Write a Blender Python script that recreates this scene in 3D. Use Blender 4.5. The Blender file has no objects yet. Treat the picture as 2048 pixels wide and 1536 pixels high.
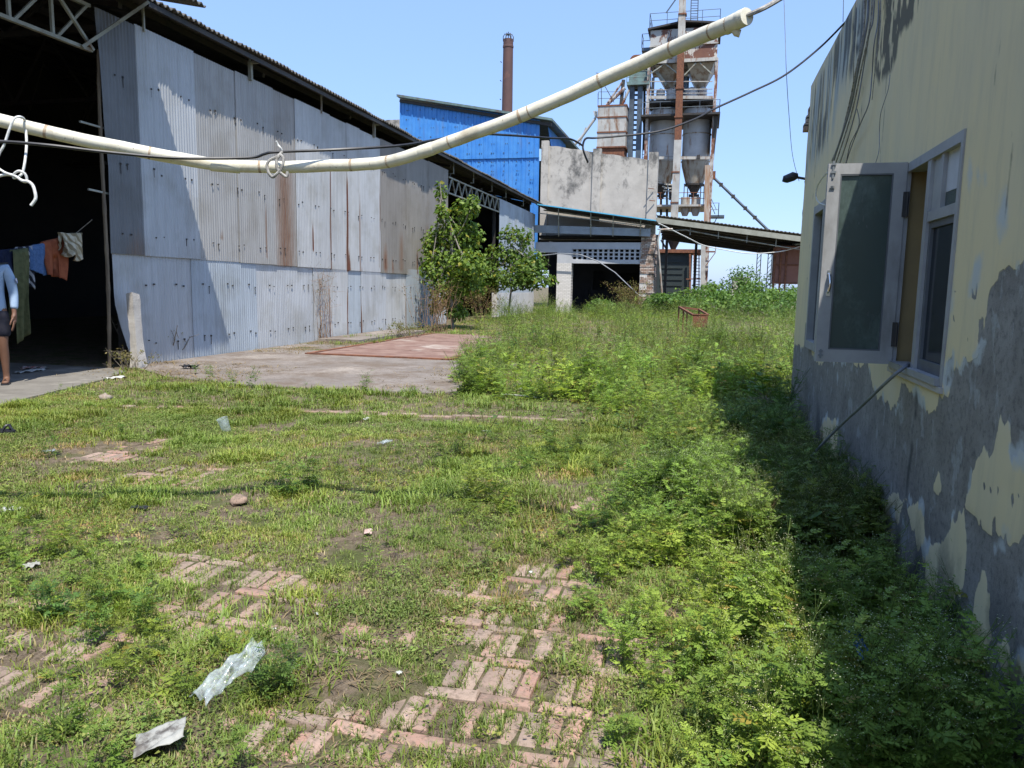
import bpy, math, random
import numpy as np
from mathutils import Matrix, Vector
rng = np.random.default_rng(7); random.seed(7)
SC = bpy.context.scene; COL = SC.collection
R_ = math.radians
# ------------------------------------------------------------------ camera
H = 1.55; F = 1500.0
_up = -np.array([-0.0179*F*F/196., F*F/196., F]); _up /= np.linalg.norm(_up)
_y = np.array([1408-1024., 579-768., F]); _y /= np.linalg.norm(_y)
_y = _y - _up*(_y@_up); _y /= np.linalg.norm(_y)
_x = np.cross(_y, _up)
RM = np.array([_x, _y, _up])
if RM[0][0] < 0: RM[0] *= -1
CP = np.array([0., 0., H])
def ray(px, py): return RM@np.array([px-1024., py-768., F])
def gp(px, py, z=0.):
    d = ray(px, py); return CP+d*((z-H)/d[2])
def wx(px, py, X):
    d = ray(px, py); return CP+d*(X/d[0])
def wy(px, py, Y):
    d = ray(px, py); return CP+d*(Y/d[1])
def dp(px, py, dist):
    d = ray(px, py); return CP+d/F*dist
def proj(P):
    v = (np.asarray(P)-CP)@RM
    z = np.maximum(v[..., 2], 1e-3)
    return 1024+F*v[..., 0]/z, 768+F*v[..., 1]/z, v[..., 2]
cam = bpy.data.cameras.new('camera'); co = bpy.data.objects.new('camera', cam); COL.objects.link(co)
cam.sensor_width = 36; cam.lens = 36*F/2048; cam.clip_start = 0.05; cam.clip_end = 5000
M = Matrix.Identity(4)
for i in range(3):
    M[i][0] = RM[i][0]; M[i][1] = -RM[i][1]; M[i][2] = -RM[i][2]; M[i][3] = CP[i]
co.matrix_world = M; SC.camera = co
# ------------------------------------------------------------------ world, sun, exposure
SUN = np.array([0.25, -0.42, 1.0]); SUN /= np.linalg.norm(SUN)
w = bpy.data.worlds.new('World'); SC.world = w; w.use_nodes = True
nt = w.node_tree; bg = nt.nodes['Background']; sk = nt.nodes.new('ShaderNodeTexSky')
sk.sky_type = 'NISHITA'; sk.sun_disc = False
sk.sun_elevation = math.asin(SUN[2]); sk.sun_rotation = math.atan2(SUN[0], SUN[1])
sk.air_density = 1.0; sk.dust_density = 0.8; sk.ozone_density = 3.4; sk.altitude = 0
mx = nt.nodes.new('ShaderNodeMix'); mx.data_type = 'RGBA'; mx.inputs[0].default_value = 0.7      # hazy, even blue of a humid noon sky
mx.inputs[7].default_value = (1.0, 1.62, 3.1, 1); nt.links.new(sk.outputs[0], mx.inputs[6]); nt.links.new(mx.outputs[2], bg.inputs[0]); bg.inputs[1].default_value = 0.15
sl = bpy.data.lights.new('sun', 'SUN'); so = bpy.data.objects.new('sun', sl); COL.objects.link(so)
sl.energy = 3.15; sl.angle = R_(0.53); sl.color = (1.0, 0.955, 0.88)
so.rotation_euler = Vector(SUN).to_track_quat('Z', 'Y').to_euler()
SC.view_settings.view_transform = 'Standard'; SC.view_settings.look = 'None'
SC.view_settings.exposure = 1.18; SC.view_settings.gamma = 1.0
SC.cycles.use_denoising = True
SC.cycles.max_bounces = 8; SC.cycles.transparent_max_bounces = 12
# ------------------------------------------------------------------ tagging helpers
def tag(o, label, cat, group=None, kind=None):
    o['label'] = label; o['category'] = cat
    if group: o['group'] = group
    if kind: o['kind'] = kind
    return o
def thing(name, loc, label, cat, group=None):
    o = bpy.data.objects.new(name, None); COL.objects.link(o); o.location = Vector([float(c) for c in loc])
    return tag(o, label, cat, group)
def struct(o, kind='structure'):
    o['kind'] = kind; return o
# ------------------------------------------------------------------ numpy noise
def _h(ix, iy, s):
    n = (ix*374761393 + iy*668265263 + s*1442695041) & 0xffffffff
    n = ((n ^ (n >> 13))*1274126177) & 0xffffffff
    return ((n ^ (n >> 16)) & 0xffff)/65535.0
def vn(x, y, s=0):
    x = np.asarray(x, float); y = np.asarray(y, float)
    ix = np.floor(x).astype(np.int64); iy = np.floor(y).astype(np.int64)
    fx = x-ix; fy = y-iy; fx = fx*fx*(3-2*fx); fy = fy*fy*(3-2*fy)
    a = _h(ix, iy, s); b = _h(ix+1, iy, s); c = _h(ix, iy+1, s); d = _h(ix+1, iy+1, s)
    return (a*(1-fx)+b*fx)*(1-fy)+(c*(1-fx)+d*fx)*fy
def fbm(x, y, s=0, o=4):
    r = 0; a = 0.5; t = 0
    for k in range(o):
        r = r+a*vn(x*2**k, y*2**k, s+k*17); t += a; a *= 0.55
    return r/t
def sdf(px, py, poly):
    poly = np.asarray(poly, float); n = len(poly)
    best = np.full(px.shape, 1e9); ins = np.zeros(px.shape, bool)
    for i in range(n):
        ax, ay = poly[i][:2]; bx, by = poly[(i+1) % n][:2]
        ex, ey = bx-ax, by-ay; L = ex*ex+ey*ey+1e-12
        t = np.clip(((px-ax)*ex+(py-ay)*ey)/L, 0, 1)
        best = np.minimum(best, (px-ax-t*ex)**2+(py-ay-t*ey)**2)
        c = ((ay > py) != (by > py)) & (px < (bx-ax)*(py-ay)/(by-ay+1e-12)+ax)
        ins ^= c
    d = np.sqrt(best); return np.where(ins, -d, d)
def soft(px, py, poly, w_=0.12): return np.clip(0.5-sdf(px, py, poly)/(2*w_), 0, 1)
def sm(a, b, x):
    t = np.clip((x-a)/(b-a), 0, 1); return t*t*(3-2*t)
# ------------------------------------------------------------------ mesh builder
class MB:
    def __init__(s): s.v = []; s.q = []; s.t = []; s.n = 0; s.c = []
    def add(s, V, q=None, t=None, col=None):
        V = np.asarray(V, float).reshape(-1, 3)
        if q is not None and len(q): s.q.append(np.asarray(q, np.int64).reshape(-1, 4)+s.n)
        if t is not None and len(t): s.t.append(np.asarray(t, np.int64).reshape(-1, 3)+s.n)
        s.v.append(V); s.n += len(V)
        if col is not None:
            c = np.asarray(col, float)
            if c.ndim == 1: c = np.tile(c, (len(V), 1))
            s.c.append(c)
        return s
    def box(s, lo, hi, col=None):
        x0, y0, z0 = lo; x1, y1, z1 = hi
        V = [(x0,y0,z0),(x1,y0,z0),(x1,y1,z0),(x0,y1,z0),(x0,y0,z1),(x1,y0,z1),(x1,y1,z1),(x0,y1,z1)]
        return s.add(V, [(0,3,2,1),(4,5,6,7),(0,1,5,4),(1,2,6,5),(2,3,7,6),(3,0,4,7)], col=col)
    def hexa(s, V8, col=None):
        return s.add(V8, [(0,3,2,1),(4,5,6,7),(0,1,5,4),(1,2,6,5),(2,3,7,6),(3,0,4,7)], col=col)
    def bar(s, a, b, wd=0.05, ht=None, col=None):
        a = np.asarray(a, float); b = np.asarray(b, float); ht = ht or wd
        d = b-a; d = d/(np.linalg.norm(d)+1e-9)
        up = np.array([0, 0, 1.]) if abs(d[2]) < 0.95 else np.array([0, 1., 0])
        u = np.cross(d, up); u /= np.linalg.norm(u); v = np.cross(u, d)
        V = []
        for p in (a, b):
            for (i, j) in ((-1,-1),(1,-1),(1,1),(-1,1)): V.append(p+u*i*wd/2+v*j*ht/2)
        return s.hexa(V, col)
    def tube(s, pts, r, n=8, cap=True, col=None):
        P = np.asarray(pts, float); K = len(P)
        r = np.broadcast_to(np.asarray(r, float), (K,))
        T = np.gradient(P, axis=0); T /= (np.linalg.norm(T, axis=1)[:, None]+1e-9)
        ref = np.array([0, 0, 1.]) if abs(T[0][2]) < 0.9 else np.array([1., 0, 0])
        u = np.cross(T[0], ref); u /= np.linalg.norm(u); V = []
        ang = np.linspace(0, 2*np.pi, n, endpoint=False)
        for k in range(K):
            u = u-T[k]*(u@T[k]); u /= (np.linalg.norm(u)+1e-9); v = np.cross(T[k], u)
            V.append(P[k]+r[k]*(np.cos(ang)[:, None]*u+np.sin(ang)[:, None]*v))
        V = np.concatenate(V); q = []
        i = np.arange(n); j = (i+1) % n
        for k in range(K-1):
            q.append(np.stack([k*n+i, k*n+j, (k+1)*n+j, (k+1)*n+i], 1))
        t = None
        if cap:
            V = np.concatenate([V, P[:1], P[-1:]]); a = K*n; b = a+1
            t = np.concatenate([np.stack([j, i, np.full(n, a)], 1), np.stack([(K-1)*n+i, (K-1)*n+j, np.full(n, b)], 1)])
        return s.add(V, np.concatenate(q), t, col)
    def lathe(s, prof, cx, cy, n=24, col=None):
        prof = np.asarray(prof, float); K = len(prof); ang = np.linspace(0, 2*np.pi, n, endpoint=False)
        V = np.concatenate([np.stack([cx+r*np.cos(ang), cy+r*np.sin(ang), np.full(n, z)], 1) for r, z in prof])
        i = np.arange(n); j = (i+1) % n
        q = np.concatenate([np.stack([k*n+i, k*n+j, (k+1)*n+j, (k+1)*n+i], 1) for k in range(K-1)])
        return s.add(V, q, col=col)
    def grid(s, P, col=None):
        a, b = P.shape[:2]; I = np.arange(a*b).reshape(a, b)
        q = np.stack([I[:-1, :-1], I[1:, :-1], I[1:, 1:], I[:-1, 1:]], -1).reshape(-1, 4)
        return s.add(P.reshape(-1, 3), q, col=None if col is None else col.reshape(a*b, -1))
    def build(s, name, mat, parent=None, smooth=True, attrs=None, sharp=38, world=True):
        me = bpy.data.meshes.new(name)
        V = np.concatenate(s.v) if s.v else np.zeros((0, 3))
        q = np.concatenate(s.q) if s.q else np.zeros((0, 4), np.int64)
        t = np.concatenate(s.t) if s.t else np.zeros((0, 3), np.int64)
        if parent is not None and world: V = V-np.array(parent_world(parent))
        me.vertices.add(len(V)); me.vertices.foreach_set('co', V.astype(np.float32).ravel())
        nl = len(q)*4+len(t)*3; me.loops.add(nl)
        me.loops.foreach_set('vertex_index', np.concatenate([q.ravel(), t.ravel()]).astype(np.int32))
        me.polygons.add(len(q)+len(t))
        st = np.concatenate([np.arange(len(q))*4, len(q)*4+np.arange(len(t))*3]).astype(np.int32)
        me.polygons.foreach_set('loop_start', st)
        me.update(calc_edges=True); me.validate()
        if s.c:
            c = np.concatenate(s.c); 
            if c.shape[1] == 3: c = np.concatenate([c, np.ones((len(c), 1))], 1)
            a = me.attributes.new('tint', 'FLOAT_COLOR', 'POINT'); a.data.foreach_set('color', c.astype(np.float32).ravel())
        for k, val in (attrs or {}).items():
            a = me.attributes.new(k, 'FLOAT', 'POINT'); a.data.foreach_set('value', np.asarray(val, np.float32).ravel())
        if smooth:
            me.polygons.foreach_set('use_smooth', np.ones(len(me.polygons), bool))
            if sharp: me.set_sharp_from_angle(angle=R_(sharp))
        if mat is not None: me.materials.append(mat)
        o = bpy.data.objects.new(name, me); COL.objects.link(o)
        if parent is not None: o.parent = parent
        return o
def parent_world(p):
    v = Vector((0, 0, 0))
    while p is not None: v = v+p.location; p = p.parent
    return v
# ------------------------------------------------------------------ materials
def newmat(name):
    m = bpy.data.materials.new(name); m.use_nodes = True
    return m, m.node_tree, m.node_tree.nodes['Principled BSDF']
def N(nt, typ, **kw):
    n = nt.nodes.new(typ)
    for k, v in kw.items():
        if k == 'op': n.operation = v
        else: setattr(n, k, v)
    return n
def noise(nt, scale, detail=5, rough=0.6, vec=None, stretch=None, coord='Object'):
    tc = N(nt, 'ShaderNodeTexCoord'); n = N(nt, 'ShaderNodeTexNoise')
    n.inputs['Scale'].default_value = scale; n.inputs['Detail'].default_value = detail; n.inputs['Roughness'].default_value = rough
    src = tc.outputs[coord]
    if stretch:
        mp = N(nt, 'ShaderNodeMapping'); mp.inputs['Scale'].default_value = stretch
        nt.links.new(src, mp.inputs[0]); src = mp.outputs[0]
    nt.links.new(src, n.inputs['Vector']); return n.outputs['Fac']
def ramp(nt, fac, a, b, c0=(0,0,0,1), c1=(1,1,1,1)):
    r = N(nt, 'ShaderNodeValToRGB'); r.color_ramp.elements[0].position = a; r.color_ramp.elements[1].position = b
    r.color_ramp.elements[0].color = c0; r.color_ramp.elements[1].color = c1
    nt.links.new(fac, r.inputs[0]); return r.outputs[0]
def mix(nt, fac, a, b, mode='MIX'):
    m = N(nt, 'ShaderNodeMix', data_type='RGBA', blend_type=mode)
    for sock, v in ((m.inputs[0], fac), (m.inputs[6], a), (m.inputs[7], b)):
        if hasattr(v, 'links'): nt.links.new(v, sock)
        elif sock == m.inputs[0]: sock.default_value = v
        else: sock.default_value = (*v[:3], 1)
    return m.outputs[2]
def math_(nt, op, a, b=0.5):
    m = N(nt, 'ShaderNodeMath', op=op)
    for s_, v in ((m.inputs[0], a), (m.inputs[1], b)):
        if hasattr(v, 'links'): nt.links.new(v, s_)
        else: s_.default_value = v
    return m.outputs[0]
def attr(nt, name, out='Fac'):
    a = N(nt, 'ShaderNodeAttribute'); a.attribute_name = name; return a.outputs[out]
def bump(nt, b, h, strength=0.3, dist=0.02):
    n = N(nt, 'ShaderNodeBump'); n.inputs['Strength'].default_value = strength; n.inputs['Distance'].default_value = dist
    nt.links.new(h, n.inputs['Height']); nt.links.new(n.outputs[0], b.inputs['Normal'])
def pmat(name, c1, c2=None, scale=6, rough=0.7, metal=0.0, stretch=None, lo=0.35, hi=0.65, c3=None, s3=2, lo3=.55, hi3=.7, st3=None, bmp=0.0, bs=60, spec=0.4):
    """base colour mottled between c1 and c2, with patches of c3"""
    m, nt, b = newmat(name)
    col = c1
    b.inputs['Base Color'].default_value = (*c1, 1)
    if c2 is not None:
        col = mix(nt, ramp(nt, noise(nt, scale, stretch=stretch), lo, hi), c1, c2)
    if c3 is not None:
        col = mix(nt, ramp(nt, noise(nt, s3, 7, 0.65, stretch=st3), lo3, hi3), col, c3)
    if hasattr(col, 'links'): nt.links.new(col, b.inputs['Base Color'])
    b.inputs['Roughness'].default_value = rough; b.inputs['Metallic'].default_value = metal
    b.inputs['Specular IOR Level'].default_value = spec
    if bmp: bump(nt, b, noise(nt, bs, 4), bmp)
    return m
def leafmat(name, trans=0.35, rough=0.5, spec=0.3):
    m, nt, b = newmat(name)
    c = attr(nt, 'tint', 'Color')
    nt.links.new(c, b.inputs['Base Color']); b.inputs['Roughness'].default_value = rough
    b.inputs['Specular IOR Level'].default_value = spec
    tr = N(nt, 'ShaderNodeBsdfTranslucent'); nt.links.new(mix(nt, 1.0, c, (1.0, 1.0, 0.55), 'MULTIPLY'), tr.inputs[0])
    ms = N(nt, 'ShaderNodeMixShader'); ms.inputs[0].default_value = trans
    out = nt.nodes['Material Output']
    nt.links.new(b.outputs[0], ms.inputs[1]); nt.links.new(tr.outputs[0], ms.inputs[2]); nt.links.new(ms.outputs[0], out.inputs[0])
    return m
m_leaf = leafmat('leaf', .42); m_grass = leafmat('grass_blades', 0.3)
RUST = (0.17, 0.065, 0.035); RUST2 = (0.30, 0.13, 0.06)
m_dark = pmat('dark_painted_steel', (0.035, 0.036, 0.036), (0.06, 0.05, 0.042), 5, 0.6, 0.2)
m_rust = pmat('rusty_steel', (0.13, 0.055, 0.035), (0.24, 0.10, 0.05), 7, 0.85, 0.1, c3=(0.07, 0.04, 0.03), bmp=.2)
m_ruststreak = pmat('rust_streaked_white_steel', (0.50, 0.48, 0.44), (0.36, 0.34, 0.31), 2, 0.6, 0.1, c3=RUST, s3=0.9, lo3=.45, hi3=.56, st3=(3, 3, 0.9))
m_steelw = pmat('weathered_pale_steel', (0.47, 0.455, 0.41), (0.35, 0.335, 0.30), 1.2, 0.55, 0.1, c3=(0.22, 0.12, 0.065), s3=1.1, lo3=.51, hi3=.66, st3=(2.5, 2.5, .6))
m_silo = pmat('galvanised_silo_steel', (0.54, 0.54, 0.53), (0.42, 0.42, 0.415), .8, 0.45, 0.05, c3=(0.24, 0.135, 0.075), s3=.8, lo3=.54, hi3=.66, st3=(2, 2, .5))
m_silob = pmat('stained_hopper_steel', (0.48, 0.45, 0.38), (0.36, 0.32, 0.25), .9, 0.5, 0.05, c3=(0.20, 0.11, 0.055), s3=.9, lo3=.48, hi3=.62, st3=(2, 2, .5))
m_greysteel = pmat('grey_painted_steel', (0.22, 0.24, 0.25), (0.15, 0.165, 0.17), 3, 0.55, 0.2)
m_bluegrey = pmat('blue_grey_steel', (0.10, 0.13, 0.16), (0.07, 0.085, 0.10), 2, 0.5, 0.3)
m_teal = pmat('faded_teal_steel', (0.16, 0.24, 0.22), (0.10, 0.13, 0.12), 2, 0.6, 0.1, c3=(.16,.08,.05))
m_palesteel = pmat('pale_painted_angle_steel', (0.34, 0.35, 0.30), (0.22, 0.22, 0.18), 4, 0.6, 0.1, c3=(.18,.10,.05))
m_black = pmat('black_rubber', (0.012, 0.013, 0.016), (0.03, 0.03, 0.035), 20, 0.45)
m_greycable = pmat('grey_cable_sheath', (0.22, 0.24, 0.27), (0.14, 0.15, 0.17), 9, 0.5)
m_whiterope = pmat('white_rope', (0.72, 0.72, 0.68), (0.5, 0.5, 0.46), 60, 0.8)
m_greyrope = pmat('dirty_grey_rope', (0.42, 0.40, 0.36), (0.16, 0.15, 0.13), 40, 0.8)
# ------------------------------------------------------------------ ground
def patch_mask(x, y):
    """where bricks lie bare (0..1), from ellipses (x, y, rx, ry)"""
    m = np.zeros(np.shape(x))
    for (cx, cy, rx, ry, s) in PATCH:
        d = np.sqrt(((x-cx)/rx)**2+((y-cy)/ry)**2)
        m = np.maximum(m, s*np.clip(1.35-d*0.85, 0, 1))
    return m
def pe(px, py, rx, ry, s=1.0):
    g = gp(px, py); return (g[0], g[1], rx, ry, s)
PATCH = [pe(1000,1470,.5,.2), pe(900,1530,.6,.12), pe(1120,1400,.2,.25,.8), pe(980,1180,.25,.16,.9), pe(1130,1160,.25,.18,.9), pe(520,1180,.3,.3,.9), pe(400,1120,.4,.22,.7), pe(640,1480,.3,.12,.9), pe(1150,1260,.4,.2,.7), pe(900,1270,.3,.15,.6), pe(760,1270,.3,.1,.8), pe(1250,1310,.25,.15,.8), pe(100,1290,.35,.2,1), pe(130,1400,.35,.14,.9), pe(20,1380,.3,.12,.8), pe(1040,1400,.30,.22), pe(1080,1480,.55,.16), pe(1000,1530,.75,.12), pe(1040,1290,.22,.22,.95), pe(1060,1180,.26,.22,.9), pe(1200,1320,.28,.14,.75),
  pe(1000,1245,.16,.12,.9), pe(860,1340,.35,.14,.55), pe(700,1460,.34,.12,1), pe(620,1425,.16,.09,.9), pe(760,1500,.3,.1,.9), pe(700,1300,.22,.10,.8), pe(500,1230,.36,.26,1), pe(450,1140,.42,.24,.95), pe(560,1215,.22,.16,1),
  pe(60,1305,.24,.16,1), pe(150,1330,.25,.12,.9), pe(150,1400,.22,.10,.9), pe(30,1345,.2,.08,1), pe(190,915,.42,.22,.85), pe(440,945,.4,.3,.6), pe(340,960,.5,.25,.5), pe(1160,1020,.18,.3,.7), pe(280,895,.5,.2,.5), pe(330,880,.25,.2,.6),
  pe(560,860,.4,.2,.4), pe(1000,1330,.3,.2,.8), pe(1280,1450,.3,.12,.6), pe(1330,1500,.3,.1,.6), pe(100,1210,.3,.12,.5)]
BARE = [pe(680,1370,.40,.17), pe(600,1180,.5,.25,.5), pe(530,1330,.2,.1,.8), pe(1330,1240,.2,.12,.5), pe(340,730,.8,.4,.5), pe(640,1270,.25,.18,.7), pe(1700,1480,.25,.3,.8), pe(1050,770,.5,.9,.7), pe(870,905,.6,.5,.3), pe(780,1120,.4,.4,.35), pe(640,1530,.2,.1,.8), pe(110,1530,.2,.1,.7)]
def bare_mask(x, y):
    m = np.zeros(np.shape(x))
    for (cx, cy, rx, ry, s) in BARE:
        d = np.sqrt(((x-cx)/rx)**2+((y-cy)/ry)**2); m = np.maximum(m, s*np.clip(1.35-d*0.85, 0, 1))
    return m
k0, k1 = gp(250, 814), gp(1200, 842)
def kerb_d(x, y):
    ex, ey = k1[0]-k0[0], k1[1]-k0[1]; L = math.hypot(ex, ey)
    t = ((x-k0[0])*ex+(y-k0[1])*ey)/L; d = np.abs((x-k0[0])*ey-(y-k0[1])*ex)/L
    return np.where((t > 0) & (t < L), d, 9.)
def gz(x, y):
    near = 1-sm(14, 22, y)
    n = fbm(x*2.2, y*2.2, 3, 4)-.5; n2 = fbm(x*9, y*9, 11, 3)-.5
    z = 0.045*n+0.016*n2+0.012
    pm = np.maximum(patch_mask(x, y), np.clip(1.3-kerb_d(x, y)/.12, 0, 1)*1.0)
    pm2 = sm(.20, .56, pm+(fbm(x*3.5, y*3.5, 5, 3)-.5)*.95)
    z = z*(1-.66*pm2)-0.0165*pm2
    z = z+0.10*(fbm(x*.16, y*.16, 21, 3)-.5)*sm(12, 30, y)
    return z*1.0
def axis(segs):
    out = []
    for a, b, st in segs: out.append(np.arange(a, b, st))
    return np.concatenate(out+[np.array([segs[-1][1]])])
gx = axis([(-900,-100,100),(-100,-30,10),(-30,-11,1.5),(-11,-6,.12),(-6,-3,.055),(-3,1.2,.028),(1.2,4,.2),(4,30,2),(30,100,10),(100,900,100)])
gy = axis([(-300,-50,50),(-50,-4,4),(-4,1.2,.4),(1.2,4.2,.026),(4.2,9,.055),(9,14,.12),(14,30,.4),(30,70,1.5),(70,200,15),(200,1500,130)])
GX, GY = np.meshgrid(gx, gy, indexing='ij')
GZ = gz(GX, GY)
def poly_m(ps): return np.array(ps, float)
APRON = poly_m([(-9.80,11.2),(-8.2,10.15),(-6.4,9.72),(-4.6,9.85),(-3.3,10.02),(-3.36,12),(-3.42,14.45),(-5,14.47),(-9.80,14.47)])
SHEDSLAB = poly_m([(-9.86,10.75),(-9.2,10.4),(-8.75,9.3),(-8.4,8.1),(-8.1,7.1),(-7.6,5.6),(-7.4,2),(-7.4,-4),(-25,-4),(-25,10.75)])
sub = np.minimum(sdf(GX, GY, APRON), sdf(GX, GY, SHEDSLAB))
GZ = np.where(sub < 0.05, np.minimum(GZ, -0.035), GZ)
inside = sm(9.85, 10.2, -GX)*sm(-6, -4, GY)*(1-sm(60, 62, GY)); 
g = MB(); g.grid(np.stack([GX, GY, GZ], -1))
m_ground, nt, b = newmat('weedy_soil')
soil = mix(nt, ramp(nt, noise(nt, 14, 6, .7), .38, .62), (0.085, 0.062, 0.042), (0.19, 0.148, 0.105))
soil = mix(nt, ramp(nt, noise(nt, 90, 3, .7), .5, .72), soil, (0.26, 0.21, 0.15))
soil = mix(nt, ramp(nt, noise(nt, 2.3, 6, .65), .46, .62), soil, (0.085, 0.098, 0.034))
soil = mix(nt, ramp(nt, noise(nt, 5.0, 6, .7), .58, .70), soil, (0.21, 0.16, 0.085))
nt.links.new(soil, b.inputs['Base Color']); b.inputs['Roughness'].default_value = .95; b.inputs['Specular IOR Level'].default_value = .15
bump(nt, b, noise(nt, 70, 6, .75), .8, .02)
struct(g.build('ground', m_ground, sharp=None))
# ------------------------------------------------------------------ brick paving laid in soldier rows and stretcher rows
BR = MB()
def brick(cx, cy, lx, ly, zt, col, ang=0.0):
    e = .006; h = .07
    t1, t2 = rng.normal(0, .012, 2); a = ang+rng.normal(0, .025); c, s_ = math.cos(a), math.sin(a)
    jit = rng.normal(0, .003, (8, 2)); V = []
    for k, (ix, iy, top, ins) in enumerate([(-1,-1,0,0),(1,-1,0,0),(1,1,0,0),(-1,1,0,0)]):
        V.append((ix*lx/2, iy*ly/2, -h))
    for (ix, iy) in ((-1,-1),(1,-1),(1,1),(-1,1)): V.append((ix*lx/2, iy*ly/2, -e*1.2))
    for (ix, iy) in ((-1,-1),(1,-1),(1,1),(-1,1)): V.append((ix*(lx/2-e*1.5), iy*(ly/2-e*1.5), 0))
    V = np.array(V); V[4:8, :2] += jit[:4]; V[8:, :2] += jit[4:]
    z = V[:, 2]+V[:, 0]*t1+V[:, 1]*t2
    X = cx+V[:, 0]*c-V[:, 1]*s_; Y = cy+V[:, 0]*s_+V[:, 1]*c
    q = []
    for o_ in (0, 4):
        for k in range(4): q.append((o_+k, o_+(k+1) % 4, o_+4+(k+1) % 4, o_+4+k))
    q.append((8, 9, 10, 11))
    BR.add(np.stack([X, Y, zt+z], 1), q, col=col)
def bcol():
    t = rng.random()
    a = np.array([0.36, 0.20, 0.155]); b_ = np.array([0.36, 0.265, 0.21]); c_ = np.array([0.30, 0.225, 0.18])
    c = a*(1-t)+b_*t if rng.random() < .6 else c_
    return np.r_[c*rng.uniform(.8, 1.15), 1]
yrow = 1.45; soldier = True
while yrow < 6.6:
    ly = .205 if soldier else .066
    if soldier: xs = np.arange(-5.2, 1.0, .0755); lx = .064
    else: xs = np.arange(-5.2+rng.uniform(0, .2), 1.0, .217); lx = .203
    cy = yrow+ly/2
    pm = patch_mask(xs, np.full(xs.shape, cy)); pr, _, _ = proj(np.stack([xs, np.full(xs.shape, cy), xs*0], 1))
    for x, p, u in zip(xs, pm, pr):
        if p > .12 and -150 < u < 2200 and rng.random() < .90:
            zt = -.004+rng.normal(0, .0065)-(.04 if rng.random() < .05 else 0)
            brick(x+rng.normal(0, .0045), cy+rng.normal(0, .005)+.04*math.sin(x*1.3), lx, ly, zt, bcol())
    yrow += ly+.014; soldier = not soldier
L = math.hypot(k1[0]-k0[0], k1[1]-k0[1]); ka = math.atan2(k1[1]-k0[1], k1[0]-k0[0])
for t in np.arange(0, L, .23):
    x, y = k0[0]+(k1[0]-k0[0])*t/L, k0[1]+(k1[1]-k0[1])*t/L
    if rng.random() < .9: brick(x, y, .22, .10, .012+rng.normal(0, .006), bcol(), ka)
    if rng.random() < .45: brick(x, y+.13, .22, .09, .006+rng.normal(0, .006), bcol(), ka)
m_brick, nt, b = newmat('worn_paving_brick')
c = attr(nt, 'tint', 'Color')
c = mix(nt, ramp(nt, noise(nt, 22, 6, .7), .42, .66), c, (0.27, 0.205, 0.16))
c = mix(nt, ramp(nt, noise(nt, 34, 6, .75), .50, .68), c, (0.13, 0.10, 0.072))
c = mix(nt, ramp(nt, noise(nt, 2.6, 6, .7), .54, .66), c, (0.17, 0.13, 0.10))
nt.links.new(c, b.inputs['Base Color']); b.inputs['Roughness'].default_value = .9; b.inputs['Specular IOR Level'].default_value = .2
bump(nt, b, noise(nt, 120, 5, .7), .45, .006)
struct(BR.build('brick_paving', m_brick))
# ------------------------------------------------------------------ concrete slabs
def slab(name, poly, zt, mat, thick=.09, jit=.03):
    P = []
    n = len(poly)
    for i in range(n):
        a, c_ = poly[i], poly[(i+1) % n]; L = np.linalg.norm(c_-a); k = max(1, int(L/.12)) if L < 9 else 1
        for t in range(k): P.append(a+(c_-a)*t/k)
    P = np.array(P); P[:, 0] = P[:, 0]+(fbm(P[:, 0]*4, P[:, 1]*4, 31, 3)-.5)*jit*3*(P[:, 0] > -9.7); P[:, 1] = P[:, 1]+(fbm(P[:, 0]*4, P[:, 1]*4, 47, 3)-.5)*jit*3*(P[:, 0] > -9.7)
    me = bpy.data.meshes.new(name); k = len(P)
    V = [(*p, zt-thick) for p in P]+[(*p, zt) for p in P]
    Fc = [tuple(range(k, 2*k))]+[(i, (i+1) % k, k+(i+1) % k, k+i) for i in range(k)]
    me.from_pydata(V, [], Fc); me.update(); me.materials.append(mat)
    o = bpy.data.objects.new(name, me); COL.objects.link(o); return struct(o)
m_apron = pmat('worn_concrete', (0.245, 0.212, 0.185), (0.17, 0.15, 0.132), 1.4, .92, c3=(0.33, 0.285, 0.24), s3=.7, lo3=.5, hi3=.7, bmp=.35, bs=45, spec=.2)
nt = m_apron.node_tree; b = nt.nodes['Principled BSDF']; src = b.inputs['Base Color'].links[0].from_socket
c = mix(nt, ramp(nt, noise(nt, 20, 7, .8, stretch=(.6, 2.2, 1)), .50, .64), src, (0.125, 0.105, 0.09))
c = mix(nt, ramp(nt, noise(nt, 1.1, 7, .75), .47, .60), c, (0.15, 0.118, 0.092))
nt.links.new(c, b.inputs['Base Color'])
slab('concrete_apron', APRON, .022, m_apron); 
m_floor = pmat('dusty_concrete', (0.215, 0.20, 0.175), (0.15, 0.138, 0.12), 2.2, .9, c3=(.29,.27,.235), s3=1.3, bmp=.3, bs=30, spec=.2)
slab('concrete_floor', SHEDSLAB, .03, m_floor)
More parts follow.
